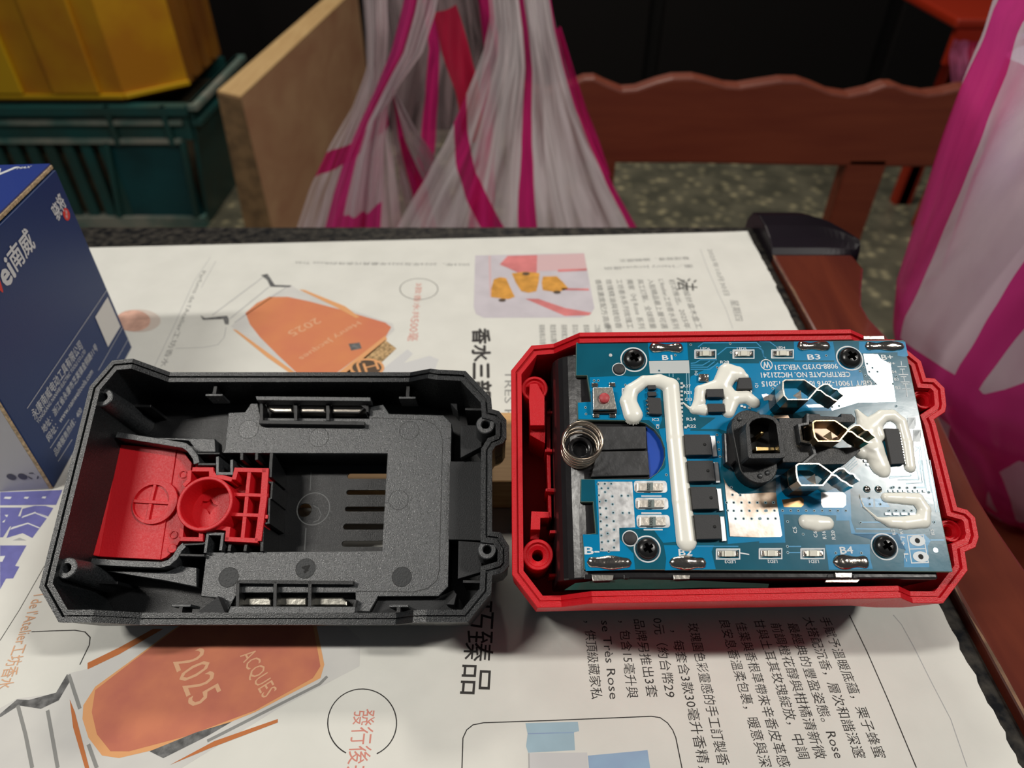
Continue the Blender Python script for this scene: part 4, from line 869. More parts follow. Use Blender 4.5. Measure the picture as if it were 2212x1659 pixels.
# ================================================================== red release button lying in the black half
rbn = thing('release_button', 'red plastic release button with round spring cup lying in the black half', 'button', FB, (-90, 37, -26.4))
HP = -17.
def rP(*pts, h=HP): return [FB.P(*q, h) for q in crop(*K1, pts)]
def rpl(name, pts, z0, z1, bev=.12): return MB().plate([rP(*pts, h=z1)], z0, z1, bev=bev).build(name, M_redb, rbn)
def rw(name, pts, z0, z1, w, bev=.08): return MB().plate([path_wall(rP(*pts, h=z1), w)], z0, z1, bev=bev).build(name, M_redb, rbn)
rpl('thumb_plate', [(530, 562), (862, 592), (858, 600), (765, 1228), (412, 1210)], HP-2, HP)
t0 = rP((440, 508), (315, 1192), h=-13.); b0 = rP((532, 562), (413, 1210), h=HP)
m = MB(); (x0, y0), (x1, y1) = t0; (x2, y2), (x3, y3) = b0
m.hexa([(x0-1, y0, -26.3), (x1-1, y1, -26.3), (x3, y3, -26.3), (x2, y2, -26.3)], [(x0, y0, -13.), (x1, y1, -13.), (x3-.05, y3, HP), (x2-.05, y2, HP)]).build('thumb_slope', M_redb, rbn, bev=.25)
rpl('shoulder_plate', [(864, 596), (905, 612), (948, 670), (940, 740), (925, 860), (900, 1000), (885, 1110), (850, 1170), (800, 1215), (768, 1228)], HP-2, HP-.25)
c0 = rP((735, 895))[0]
R1 = FB.R(335, 1084, 48, HP+.8)
MB().plate([circle(*rP((735, 895), h=HP+.8)[0], R1, 40), circle(*rP((712, 895), h=HP+.8)[0], R1*.80, 40)], HP+.01, HP+.9, bev=.08).build('spring_ring', M_redb, rbn)
rw('cross_bar', [(612, 888), (822, 900)], HP+.01, HP+.75, .95); rw('cross_bar', [(735, 792), (710, 890)], HP+.01, HP+.76, .9); rw('cross_bar', [(708, 905), (690, 998)], HP+.01, HP+.76, .9)
for x, y in ((897, 735), (841, 1084)): MB().plate([circle(*rP((x, y))[0], 1.15, 20), circle(*rP((x, y))[0], 1.0, 20)], HP+.01, HP+.25).build('pin_mark', M_redb, rbn)
MB().plate([circle(*rP((835, 1163), h=HP+.4)[0], 1.3, 20)], HP+.01, HP+.45, bev=.2).build('moulding_stub', M_redb, rbn)
HC = -9.5; cc = FB.P(*crop(*K1, [(1022, 902)])[0], HC); R2 = FB.R(443, 1086, 60, HC)
m = MB(); n_ = 48; v = []; f = []
for R_, z in ((R2, -20), (R2, HC-.2), (R2-.2, HC), (R2-.8, HC), (R2-1., HC-.2), (R2-1.3, -17.5)):
    for i in range(n_): a = 2*math.pi*i/n_; v.append((cc[0]+R_*math.cos(a), cc[1]+R_*math.sin(a), z))
for j in range(5):
    for i in range(n_): k = (i+1) % n_; f.append((j*n_+i, j*n_+k, (j+1)*n_+k, (j+1)*n_+i))
m.add(v, f, False).build('spring_cup', M_redb, rbn)
star = rP((1010, 888), (1040, 890), (1058, 875), (1075, 905), (1100, 915), (1072, 935), (1050, 968), (1035, 940), (1000, 918), h=-17.5)
MB().plate([circle(*cc, R2-.9, 40), star], -18.5, -17.5).build('cup_floor', M_redb, rbn)
MB().plate([[(x, y) for x, y in offset(star, -.4)]], -20.4, -20.3).build('cup_recess', mat('red_recess_shade', (.12, .002, .004), .6), rbn)  # darkened red plastic, shade of the hole put into the colour
HL = -11.6
# lattice frame
rw('lattice_bar', [(950, 706), (1060, 706), (1060, 738), (1100, 745), (1180, 765)], -18, HL, 1.3); rw('lattice_bar', [(1190, 765), (1205, 708), (1380, 712)], -18, HL, 1.3)
rw('lattice_bar', [(1374, 700), (1362, 880), (1330, 1120)], -18, HL, 1.9); rw('lattice_bar', [(1140, 1108), (1330, 1118)], -18, HL, 1.3)
rw('lattice_bar', [(1150, 1118), (1158, 1050), (1100, 1042), (1000, 1052), (1000, 1110), (880, 1108)], -18, HL, 1.2)
rw('lattice_bar', [(1280, 720), (1262, 900), (1240, 1110)], -18, HL-.2, 1.1); rw('lattice_bar', [(1172, 850), (1360, 856)], -18, HL-.1, 1.); rw('lattice_bar', [(1160, 965), (1345, 972)], -18, HL-.1, 1.)
rw('lattice_bar', [(935, 712), (930, 770), (900, 800)], -18, HL, 1.2); rw('lattice_bar', [(895, 1000), (885, 1100)], -18, HL, 1.1)
rw('lattice_bar', [(1060, 700), (1085, 752)], -18, HL-.15, .8)
for y in (856, 980): rw('lattice_peg', [(1372, y), (1388, y)], -17, HL-.3, 1.1)
rpl('lattice_floor', [(930, 690), (1060, 690), (1100, 752), (1180, 765), (1200, 700), (1385, 705), (1340, 1125), (1140, 1118), (1150, 1040), (1000, 1045), (990, 1118), (880, 1118)], -20.3, -18.6)

# ================================================================== red half
HR_ = -36.7
rs = thing('red_battery_half', 'open red plastic lower half of a battery pack holding the circuit board', 'battery case', FR, (58, 36, HR_))
def qP(px, py, h=0): return (*FR.P(px, py, h), h)
RO = [qP(1104, 800), qP(1106, 1241), qP(1161, 1313), qP(1213, 1312), qP(1280, 1304, 8), qP(1947, 1292, 8), qP(1972, 1303), qP(2038, 1303), qP(2091, 1232), qP(2085, 1192), qP(2108, 1182), qP(2115, 1160), qP(2107, 1118), qP(2090, 1101), qP(2068, 1095),
      qP(2022, 915), qP(2018, 906), qP(2042, 890), qP(2045, 876), qP(2041, 838), qP(2020, 817), qP(2001, 816), qP(1990, 780), qP(1932, 733), qP(1885, 733), qP(1837, 711, 8), qP(1252, 718, 8), qP(1196, 742), qP(1148, 746)]
M = shell_mesh(RO, [(.9, -21, 1), (.5, -19.5, 1), (.1, -2.6, 0), (0, -2.2, 0), (0, -.15, 0), (.15, 0, 0), (1.25, 0, 0), (1.35, -.9, 0), (1.7, -.9, 0), (1.75, -.5, 0), (2.9, -.5, 0), (3.0, -1.2, 0), (3.1, -30, 1)])
M.build('case_wall', M_red, rs)
M = shell_mesh([(x, y, 0) for x, y, h in RO], [(5.5, HR_, 1), (2.2, -30, 1), (.75, -21.1, 1), (3.1, -21.1, 1), (3.3, -30, 1)]); M.build('overmould', M_blkrough, rs, label='black rubber skin under the red wall')
MB().plate([offset([(a, b_) for a, b_, _ in RO], 5.3)], HR_, HR_+1.6).build('case_bottom', M_blkrough, rs)
MB().plate([offset([(a, b_) for a, b_, _ in RO], 3.05)], -26.5, -25).build('case_floor', M_red, rs)
ledge(FR, HR_, 10, 28, rs, M_blkrough); ledge(FR, HR_, 88, 104, rs, M_blkrough)
for px, py, r, z0, ri in ((1155, 839, 28.5, -3.2, 12), (1162, 1198, 33, -3.2, 12.5), (1994, 862, 22, -2.4, 11), (2053, 1146, 24, -2.4, 11)):
    c0 = FR.P(px, py, z0); rr = FR.R(px, py, r, z0); r2 = FR.R(px, py, ri, z0)
    m = MB(); n_ = 36; v = []; f = []
    for R_, z in ((rr, -24.9), (rr, z0-.2), (rr-.2, z0), (rr*.80, z0), (rr*.72, z0-.9), (rr*.62, z0-.9), (r2, z0-1.6), (r2*.9, z0-10)):
        for i in range(n_): a = 2*math.pi*i/n_; v.append((c0[0]+R_*math.cos(a), c0[1]+R_*math.sin(a), z))
    for j in range(7):
        for i in range(n_): k = (i+1) % n_; f.append((j*n_+i, j*n_+k, (j+1)*n_+k, (j+1)*n_+i))
    m.add(v, f, False).build('screw_post', M_red, rs)
    MB().plate([circle(*c0, r2*.95, 24)], z0-10.2, z0-10).build('post_hole', mat('red_recess_shade', (.12, .002, .004), .6), rs)  # same darkened red, painted shade at the bottom of the hole
def qq(K, *pts, h=0): return [FR.P(*q, h) for q in crop(*K, pts)]
def rpart(name, K, pts, z0, z1, m=M_red, w=None, bev=.15, label=None, par=None):
    o = MB().plate([path_wall(qq(K, *pts, h=z1), w) if w else qq(K, *pts, h=z1)], z0, z1, bev=bev).build(name, m, par or rs)
    if label: o['label'] = label
    return o
rpart('latch_post', K3, [(210, 500), (275, 500), (335, 610), (335, 850), (215, 850), (205, 640)], -14, -2.4)
rpart('latch_arm', K3, [(200, 640), (350, 640), (340, 1000), (210, 930)], -22, -6)
rpart('rib', K3, [(355, 738), (405, 738)], -20, -7, w=.8); rpart('rib', K3, [(340, 1060), (400, 1060)], -20, -7, w=.8); rpart('rib', K3, [(345, 1390), (418, 1390)], -20, -6, w=.8)
rpart('hook', K5, [(225, 405), (375, 410), (378, 460), (300, 462), (298, 560), (218, 560)], -16, -3.4)
rpart('hook_web', K5, [(218, 565), (298, 565), (290, 640), (215, 640)], -22, -8)
rpart('rib', K5, [(350, 228), (420, 230)], -20, -6, w=.8); rpart('rib', K5, [(380, 577), (446, 577)], -20, -5, w=.8); rpart('rib', K5, [(375, 940), (460, 940)], -20, -9, w=.8)
rpart('inner_panel', K3, [(345, 760), (385, 700), (385, 1100), (395, 1630), (370, 1630), (355, 1100)], -24.9, -9, M_red)

# ================================================================== battery core: cell holder with circuit board
HBd = 7.0; BT = 1.6
bc = thing('circuit_board_pack', 'blue circuit board screwed on a black cell holder inside the red half', 'circuit board', FR, (62, 36, -24.9))
def g(K, *pts, h=HBd): return [FR.P(*q, h) for q in crop(*K, pts)]
def gp(*pts, h=HBd): return [FR.P(*q, h) for q in pts]
# cell holder
cL = FR.P(1199, 1000, 2)[0]; cR = 104.5; y0h = 6.2; y1h = 66.8; zt_h = HBd-BT-.05
m = MB(); prof = []
Rr_ = 9.
for i in range(9): a = math.radians(180-90*i/8); prof.append((cL+Rr_+Rr_*math.cos(a), zt_h-Rr_*.8+Rr_*.8*math.sin(a)))
prof = [(cL, -24.8)]+prof+[(cR, zt_h), (cR, -24.8)]
n_ = len(prof); m.add([(x, y0h, z) for x, z in prof]+[(x, y1h, z) for x, z in prof], [tuple(range(n_)), tuple(range(2*n_-1, n_-1, -1))]+[(i, (i+1) % n_, n_+(i+1) % n_, n_+i) for i in range(n_)])
# opening under the U shaped cut of the board: recess floor lower
m.build('cell_holder', M_holder, bc, bev=.5)
UC = [(1373, 909), (1395, 915), (1414, 928), (1428, 946), (1436, 968), (1437, 985), (1432, 1003), (1420, 1021), (1400, 1035)]
out = gp((1245, 740), (1952, 735), (2058, 1235), (1262, 1230), (1259, 1155), (1287, 1152), (1281, 1084), (1254, 1084), (1255, 1035), (1399, 1035))+gp(*UC[::-1])+gp((1248, 907), (1247, 869), (1277, 868), (1268, 811), (1244, 811))
bd_ = MB().plate([out], HBd-BT, HBd-.02).build('circuit_board', M_edge, bc, label='blue printed circuit board')
Zm = HBd+.005; Zc = HBd+.03; Zt_ = HBd+.05; Zs = HBd+.075
def sub(name, mbx, m, lab=None, kind=None):
    o = mbx.build(name, m, bd_, fix=False)
    if lab: o['label'] = lab
    if kind: o['kind'] = kind
    return o
sub('solder_mask', MB().plate([offset(out, .12)], HBd-.015, Zm), M_pcb)
# brighter copper areas under the mask
areas = [(K3, [(1200, 155), (1530, 155), (1540, 300), (1215, 308)]), (K3, [(712, 445), (985, 435), (1060, 440), (1300, 430), (1320, 800), (1290, 880), (1210, 805), (760, 800), (620, 795), (615, 660), (725, 652)]),
         (K3, [(1640, 880), (1770, 785), (1640, 780), (1530, 660), (1560, 440), (1790, 330), (2212, 330), (2212, 700), (2050, 760), (1860, 900), (1800, 880), (1560, 880), (1555, 895), (1790, 900), (1830, 930), (1800, 1330), (1500, 1340), (1360, 1400), (1310, 1300), (1350, 1180), (1345, 1040), (1290, 880), (1360, 870), (1500, 870)]),
         (K4, [(0, 320), (640, 325), (640, 310), (300, 310), (295, 150), (630, 150), (655, 310), (860, 400), (880, 420), (900, 520), (690, 540), (640, 600), (620, 740), (400, 740), (330, 755), (100, 760), (0, 900)]),
         (K4, [(850, 150), (1245, 150), (1270, 270), (1240, 280), (1180, 270), (1180, 240), (850, 250)]),
         (K5, [(755, 140), (1220, 140), (1370, 20), (1400, 200), (1440, 560), (1450, 660), (1330, 670), (1250, 560), (960, 545), (965, 640), (1080, 760), (1095, 895), (680, 905), (655, 600), (785, 600)]),
         (K5, [(1335, 690), (1755, 690), (1735, 745), (1770, 890), (1345, 900), (1355, 800)]),
         (K5, [(1830, 170), (1870, 680), (2212, 650), (2212, 630), (1880, 620)]),
         (K6, [(160, 150), (350, 150), (600, 380), (720, 330), (870, 330), (880, 640), (920, 755), (1320, 755), (1400, 920), (1380, 960), (1385, 1085), (1625, 1085), (1610, 880), (1640, 830), (1580, 770), (1340, 765), (880, 765), (860, 640), (735, 640), (735, 590), (230, 580), (250, 850), (0, 855), (0, 380), (160, 370)]),
         (K6, [(630, 870), (1055, 865), (1060, 1000), (1085, 1100), (665, 1110), (655, 1010)]), (K6, [(960, 420), (1090, 430), (1090, 510), (970, 510)]), (K6, [(1105, 430), (1190, 430), (1250, 510), (1110, 510)])]
for i, (K, q) in enumerate(areas): sub('copper_area', MB().plate([g(K, *q)], Zc-.01+.0006*i, Zc-.01+.0006*i), M_cop)
# tinned pads
sub('tinned_pad', MB().plate([g(K5, (780, 158), (1070, 158), (1095, 540), (960, 545), (965, 740), (800, 742), (795, 600))], Zt_, Zt_+.03), M_tin, 'bright tinned copper area')
sub('tinned_pad', MB().plate([g(K5, (1830, 120), (1870, 190), (1960, 260), (2060, 258), (2212, 248))+g(K6, (160, 372), (170, 470), (218, 780), (205, 795), (0, 800))+g(K5, (1890, 615), (1845, 170))], Zt_, Zt_+.03), M_tinb, 'tinned copper area stained brown by flux')
sub('tinned_pad', MB().plate([g(K4, (888, 255), (1010, 258), (1040, 300), (1120, 340), (1165, 665), (840, 672), (620, 740), (600, 690), (690, 545), (1010, 520), (925, 430), (900, 330))], Zt_, Zt_+.03), M_tin)  # tin plane whose outline also takes in lamp glare, painted as bright tin
sub('label_panel', MB().plate([g(K3, (1210, 312), (1545, 305), (1552, 412), (1218, 415))], Zt_, Zt_+.02), mat('silk_panel', (.52, .55, .55), .6))
for q, m_ in (([(590, 370), (800, 368), (828, 400), (828, 490), (800, 515), (610, 515), (590, 480)], M_tin), ([(215, 440), (400, 415), (425, 440), (425, 490), (400, 512), (235, 510)], mat('copper_bare', (.55, .32, .16), .3, 1))):
    sub('solder_slot', MB().plate([g(K6, *q)], Zt_, Zt_+.03), m_)
for q in ([(20, 600), (60, 595), (95, 610), (75, 650), (40, 655)], [(400, 690), (600, 680), (580, 710), (420, 712)]): sub('solder_slot', MB().plate([g(K4, *q)], Zt_, Zt_+.03), M_tin)
for cx_, cy_ in ((1510, 832), (1543, 985)):
    c0 = g(K6, (cx_, cy_))[0]; e_ = [(c0[0]+1.95*math.cos(a_/16*math.pi), c0[1]+1.3*math.sin(a_/16*math.pi)) for a_ in range(32)]
    sub('lead_pad', MB().plate([e_, circle(*c0, .65, 18)], Zt_, Zt_+.05), M_silk); sub('lead_hole', MB().plate([circle(*c0, .66, 18)], Zt_-.01, Zt_), M_line)
# vias: small dark holes in pale rings
vias = []
for x in (840, 895, 810, 870, 845): pass
vq = [(K5, q) for q in [(783, 178), (840, 175), (893, 175), (812, 213), (868, 213), (842, 245), (790, 272), (903, 281), (980, 276), (1035, 276), (848, 317), (796, 325), (905, 347), (850, 383), (799, 378), (990, 420), (1045, 420), (910, 418), (804, 432), (854, 457), (914, 489), (805, 490), (857, 525), (918, 560), (808, 556), (863, 592), (810, 609), (918, 650), (868, 657), (815, 665), (917, 710), (817, 724), (873, 742)]]
vq += [(K5, (x, y)) for y in (333, 402) for x in (1920, 1985, 2052, 2118, 2185)]+[(K5, (x, 468)) for x in (1935, 2003, 2070, 2135)]+[(K5, (1900, 205)), (K5, (1910, 268)), (K5, (1975, 270)), (K5, (1860, 333)), (K5, (1870, 400))]
vq += [(K6, q) for q in [(60, 470), (135, 468), (68, 545), (145, 545), (10, 620), (82, 622), (155, 620), (300, 545), (372, 545), (447, 545), (524, 545), (600, 545), (676, 545), (751, 545), (827, 545), (222, 545), (1050, 425), (1055, 483), (1157, 483), (1262, 327), (1341, 327), (1413, 327), (1487, 325), (1620, 370), (1240, 545), (1308, 545), (1382, 545), (1455, 545), (968, 660), (1672, 655), (418, 770), (270, 650), (268, 887), (272, 945), (730, 950), (975, 950)]]
vq += [(K4, q) for q in [(920, 340), (965, 375), (937, 408), (1008, 408), (905, 440), (858, 405), (890, 370), (945, 475), (990, 508), (1140, 512), (1168, 448), (1170, 700), (1145, 1392 - 700 + 700), (570, 270), (115, 550), (680, 700), (620, 708)]]
vq += [(K3, q) for q in [(750, 475), (785, 475), (678, 700), (682, 755), (1012, 512), (1455, 462), (1430, 262), (1560, 175), (1890, 165), (1898, 240), (1782, 365), (1780, 930), (1790, 990), (1797, 1052), (1805, 1112), (1355, 1265), (1295, 392)]]
ring_mb = MB(); hol = MB()
for K, q in vq:
    c0 = g(K, q)[0]; r = .36
    ring_mb.plate([circle(*c0, r, 10), circle(*c0, r*.55, 10)], Zs+.03, Zs+.03); hol.plate([circle(*c0, r*.6, 8)], Zs+.025, Zs+.025)
sub('via_ring', ring_mb, mat('via_ring', (.25, .42, .50), .4), kind='stuff'); sub('via_hole', hol, M_line, kind='stuff')
# traces
tr = MB(); trh = MB()
def trace(K, pts, w=.3, mb=None): (mb or tr).plate([path_wall(g(K, *pts), w)], Zt_-.01, Zt_-.01)
for K, q in ((K3, [(1620, 195), (1665, 158), (2110, 155), (2150, 195)]), (K3, [(1785, 258), (1860, 198), (2130, 198), (2165, 225), (2170, 270), (2190, 290)]), (K3, [(1560, 330), (1600, 325), (1640, 300), (1780, 300)]), (K3, [(1560, 345), (1660, 345), (1720, 310)]),
             (K3, [(1560, 362), (1700, 362), (1760, 315)]), (K3, [(1560, 380), (1720, 380), (1790, 325)]), (K4, [(0, 150), (90, 152), (140, 190)]), (K4, [(0, 205), (20, 215), (40, 280), (60, 290)]), (K6, [(270, 887), (400, 887)]), (K6, [(272, 945), (400, 945)]),
             (K6, [(968, 655), (1180, 655)]), (K6, [(925, 718), (1250, 722)]), (K6, [(1635, 825), (1765, 825)]), (K5, [(1560, 700), (1960, 700)])): trace(K, q)
for K, q in ((K4, [(1110, 1310), (1120, 1300), (1290, 1300), (1295, 1290)]), (K4, [(1180, 1330), (1360, 1330), (1365, 1300)]), (K4, [(1250, 1358), (1390, 1358), (1365, 1060), (1330, 1045)]), (K4, [(1330, 1390), (1415, 1390), (1375, 1040), (1330, 1090)]),
             (K4, [(1430, 1430), (1390, 1160)]), (K4, [(1470, 1440), (1400, 1000)]), (K4, [(820, 1150), (740, 1230)]), (K4, [(830, 1170), (750, 1245)]), (K4, [(840, 1190), (760, 1260)]), (K4, [(815, 1130), (730, 1215)]),
             (K6, [(1240, 235), (1450, 210), (1450, 190)]), (K6, [(1330, 250), (1525, 245), (1500, 120)]), (K6, [(1405, 290), (1560, 275), (1520, 60)]), (K6, [(1490, 325), (1590, 325), (1545, 60)]), (K6, [(1690, 560), (1600, 60)]), (K6, [(1720, 560), (1630, 60)]), (K3, [(1525, 400), (1530, 640)]), (K3, [(1545, 400), (1555, 680)]), (K3, [(1380, 415), (1380, 440)]), (K3, [(1412, 415), (1412, 445)])): trace(K, q, .22, trh)
sub('trace', tr, M_trc, kind='stuff'); sub('trace', trh, mat('trace_pale', (.22, .44, .56), .3), kind='stuff')
# printed lettering on the board
def sk(body, K, a, b_, size, bold=.15, m=M_silk):
    p0, p1 = g(K, a, b_); sub('silkscreen_text', MB().text(body, p0, p1, size, Zs+.02, bold=bold), m)
sk('9088-DY3D VER:2.31', K4, (668, 360), (135, 372), 2.1, .2); sk('CERTIFICATE NO. HIC221241', K4, (775, 430), (15, 437), 2.1, .2); sk('GB/T 19001-2016 idt ISO9001:2015', K4, (960, 505), (20, 512), 2.1, .2)
c0 = g(K4, (62, 348))[0]; sub('silkscreen_mark', MB().plate([circle(*c0, 1.65, 24), circle(*c0, 1.4, 24)], Zs+.02, Zs+.02), M_silk); sk('W', K4, (92, 347), (32, 350), 2.6, .3)
sk('B1', K3, (1322, 282), (1405, 280), 2.0, .2); sk('B3', K4, (412, 283), (518, 280), 2.2, .2); sk('B+', K4, (1042, 285), (1138, 282), 2.2, .2); sk('B+', K4, (1100, 335), (1158, 337), 1.2); sk('B4', K4, (1128, 408), (1168, 408), 1.1); sk('B3', K4, (1150, 472), (1188, 472), 1.1); sk('B2', K4, (1160, 542), (1205, 542), 1.1)
sk('B-', K5, (672, 735), (792, 735), 2.6, .2); sk('B2', K5, (1460, 750), (1570, 750), 2.2, .2); sk('B4', K6, (772, 925), (892, 920), 2.4, .2)
sk('LED6', K3, (1642, 207), (1720, 207), 1.05); sk('LED5', K3, (1948, 207), (2025, 207), 1.05); sk('LED4', K4, (150, 203), (220, 203), 1.05)
sk('LED3', K5, (1935, 828), (1845, 828), 1.05); sk('LED2', K6, (172, 1030), (78, 1030), 1.1); sk('LED1', K6, (568, 1030), (475, 1030), 1.1)
sk('R28', K3, (1808, 320), (1880, 320), 1.2); sk('R27', K3, (1495, 520), (1560, 520), 1.15); sk('R21', K3, (1505, 575), (1565, 575), 1.15); sk('C13', K3, (1510, 632), (1570, 632), 1.15); sk('R24', K3, (1525, 798), (1600, 798), 1.15); sk('R22', K3, (1530, 856), (1603, 856), 1.15); sk('IC2', K3, (1238, 802), (1295, 802), 1.15)
sk('D1', K3, (1605, 430), (1605, 395), 1.1); sk('Q1', K3, (2110, 535), (2112, 500), 1.1); sk('C8', K3, (1283, 880), (1283, 840), 1.1)
sk('C5', K6, (345, 760), (335, 700), 1.3); sk('C6', K6, (540, 800), (530, 740), 1.3); sk('R16', K6, (625, 815), (612, 740), 1.3); sk('R20', K6, (712, 820), (700, 735), 1.3); sk('L+', K6, (1370, 795), (1375, 875), 1.6); sk('L-', K6, (1400, 955), (1415, 1030), 1.6)
sk('R5', K6, (1660, 775), (1645, 720), 1.2); sk('R2', K6, (1290, 775), (1270, 725), 1.2); sk('R1', K6, (1360, 770), (1345, 725), 1.2)
# battery ladder symbol and box outlines
sw = MB()
for a, b_ in (((1210, 318), (1213, 355)), ((1178, 365), (1257, 365)), ((1198, 385), (1242, 385)), ((1220, 385), (1226, 430)), ((1188, 432), (1270, 432)), ((1205, 450), (1255, 450)), ((1232, 450), (1238, 495)), ((1205, 495), (1282, 495)), ((1222, 512), (1268, 512)), ((1246, 512), (1250, 545)), ((1215, 555), (1290, 555)), ((1255, 555), (1262, 620))):
    sw.plate([path_wall(g(K4, a, b_), .22)], Zs, Zs)
for q in ([(1412, 783), (1565, 778), (1615, 1040), (1455, 1045), (1412, 783)], [(1435, 912), (1590, 908)]): sw.plate([path_wall(g(K6, *q), .25)], Zs, Zs)
for x0_, y0_, w_, h_, K in ((985, 540, 60, 180, K3), (1268, 800, 62, 95, K4), (1315, 905, 62, 100, K4)): sw.plate([path_wall(g(K, (x0_, y0_), (x0_+w_, y0_), (x0_+w_, y0_+h_), (x0_, y0_+h_), (x0_, y0_)), .2)], Zs, Zs)
for y in (1443, 1588): sw.plate([path_wall(g(K3, (1145, y), (1315, y)), .35)], Zs, Zs)
sw.plate([path_wall(g(K5, (1145, 420), (1310, 420)), .35)], Zs, Zs); sw.plate([path_wall(g(K5, (1165, 560), (1325, 560)), .35)], Zs, Zs); sw.plate([path_wall(g(K5, (1975, 755), (2050, 768)), .3)], Zs, Zs)
sub('silkscreen_line', sw, M_silk, kind='stuff')
for K, q, r in ((K3, (888, 262), .48), (K6, (1685, 922), .6)): sub('alignment_dot', MB().plate([circle(*g(K, q)[0], r, 16)], Zs, Zs+.01), M_tin)
# small part rows hidden under the glue: little solder joints
sj = MB()
rnd = random.Random(3)
for K, pts in ((K3, [(1483, 500+i*34) for i in range(11)]), (K4, [(1110+i*42, 1425) for i in range(8)]), (K6, [(1210+(i % 4)*78+(i//4)*28, 577) for i in range(8)]), (K3, [(1515, 870)]), (K4, [(900+i*22, 1170+(i % 2)*30) for i in range(4)]), (K3, [(2010, 700), (2050, 705), (1985, 690)])):
    for q in pts:
        c0 = g(K, q)[0]; sj.box(c0[0]-.32, c0[0]+.32, c0[1]-.3, c0[1]+.3, HBd, HBd+.35)
o = sj.build('solder_joint', mat('joint_pale', (.6, .62, .62), .35, .6), bd_); o['kind'] = 'stuff'
# screws with white rings
ss = [(1369, 777), (1835, 774), (1398, 1186), (1910, 1181)]
for px, py in ss:
    c0 = FR.P(px, py, HBd+.5); rr = FR.R(px, py, 30.0, HBd)*.97
    c1 = FR.P(px, py, HBd)
    sub('screw_ring', MB().plate([circle(*c1, rr, 36), circle(*c1, rr*.9, 36)], Zs, Zs+.03), M_silk)
    sc = MB(); rh = rr*.80 if py < 800 else rr*.82
    sc.lathe(*c1, [(rh, HBd+.03), (rh, HBd+.5), (rh*.93, HBd+1.1), (rh*.72, HBd+1.6), (rh*.45, HBd+1.8), (.01, HBd+1.85)], n=32)
    so = sc.build('screw', mat('screw_black', (.012, .012, .012), .25, bump=.2, bscale=900), bc, label='black domed cross head screw')
    cr = []; ca, cb = rh*.16, rh*.46
    rot = .5
    for i in range(4):
        a = rot+i*math.pi/2
        for dx, dy in ((cb, -ca), (cb, ca), (ca, ca)):
            cr.append((c1[0]+dx*math.cos(a)-dy*math.sin(a), c1[1]+dx*math.sin(a)+dy*math.cos(a)))
    MB().plate([cr], HBd+1.5, HBd+1.87).build('cross_slot', mat('slot_black', (.001, .001, .001), .9, spec=0), so)
for px, py, r in ((1337, 798, 13.5), (1361, 1163, 15.5)):
    c0 = FR.P(px, py, HBd); rr = FR.R(px, py, r, HBd)
    sub('screw_ring', MB().plate([circle(*c0, rr*1.12, 28), circle(*c0, rr*.98, 28)], Zs, Zs+.02), M_silk)
    MB().lathe(*c0, [(rr*.92, HBd+.02), (rr*.92, HBd+.5), (rr*.8, HBd+.65), (.01, HBd+.62)], n=24).build('locating_peg', M_chip, bc)
# solder bars B1 B3 B+ B- B2 B4
def blob(name, K, a, b_, r, hh, m=M_solder, parent=bc, wav=.12, seed=0, zb=HBd):
    p0, p1 = g(K, a, b_); rnd = random.Random(seed); L = math.dist(p0, p1); n_ = 18; v = []; f = []; nn_ = 12
    d = ((p1[0]-p0[0])/L, (p1[1]-p0[1])/L)
    for i in range(n_+1):
        t = i/n_; s_ = t*L; e_ = min(s_, L-s_); k = math.sqrt(max(0, 1-(1-min(1, e_/r))**2)); k = max(k, .02)*(1+wav*math.sin(9*t+seed))
        for j in range(nn_+1):
            a_ = math.pi*j/nn_; w_ = r*k*math.cos(a_); v.append((p0[0]+d[0]*s_-d[1]*w_, p0[1]+d[1]*s_+d[0]*w_, zb-.03+hh*k*math.sin(a_)))
    for i in range(n_):
        for j in range(nn_): a0 = i*(nn_+1)+j; f.append((a0, a0+1, a0+nn_+2, a0+nn_+1))
    return MB().add(v, f, True).build(name, m, parent)
for i, (K, a, b_, r) in enumerate(((K3, (1210, 200), (1500, 203), 1.35), (K4, (322, 190), (608, 190), 1.3), (K4, (900, 190), (1240, 190), 1.3), (K5, (688, 833), (1068, 838), 1.55), (K5, (1378, 835), (1692, 838), 1.6), (K6, (700, 1035), (1050, 1035), 1.6))):
    blob('solder_bar', K, a, b_, r, .95, seed=i, wav=.16)
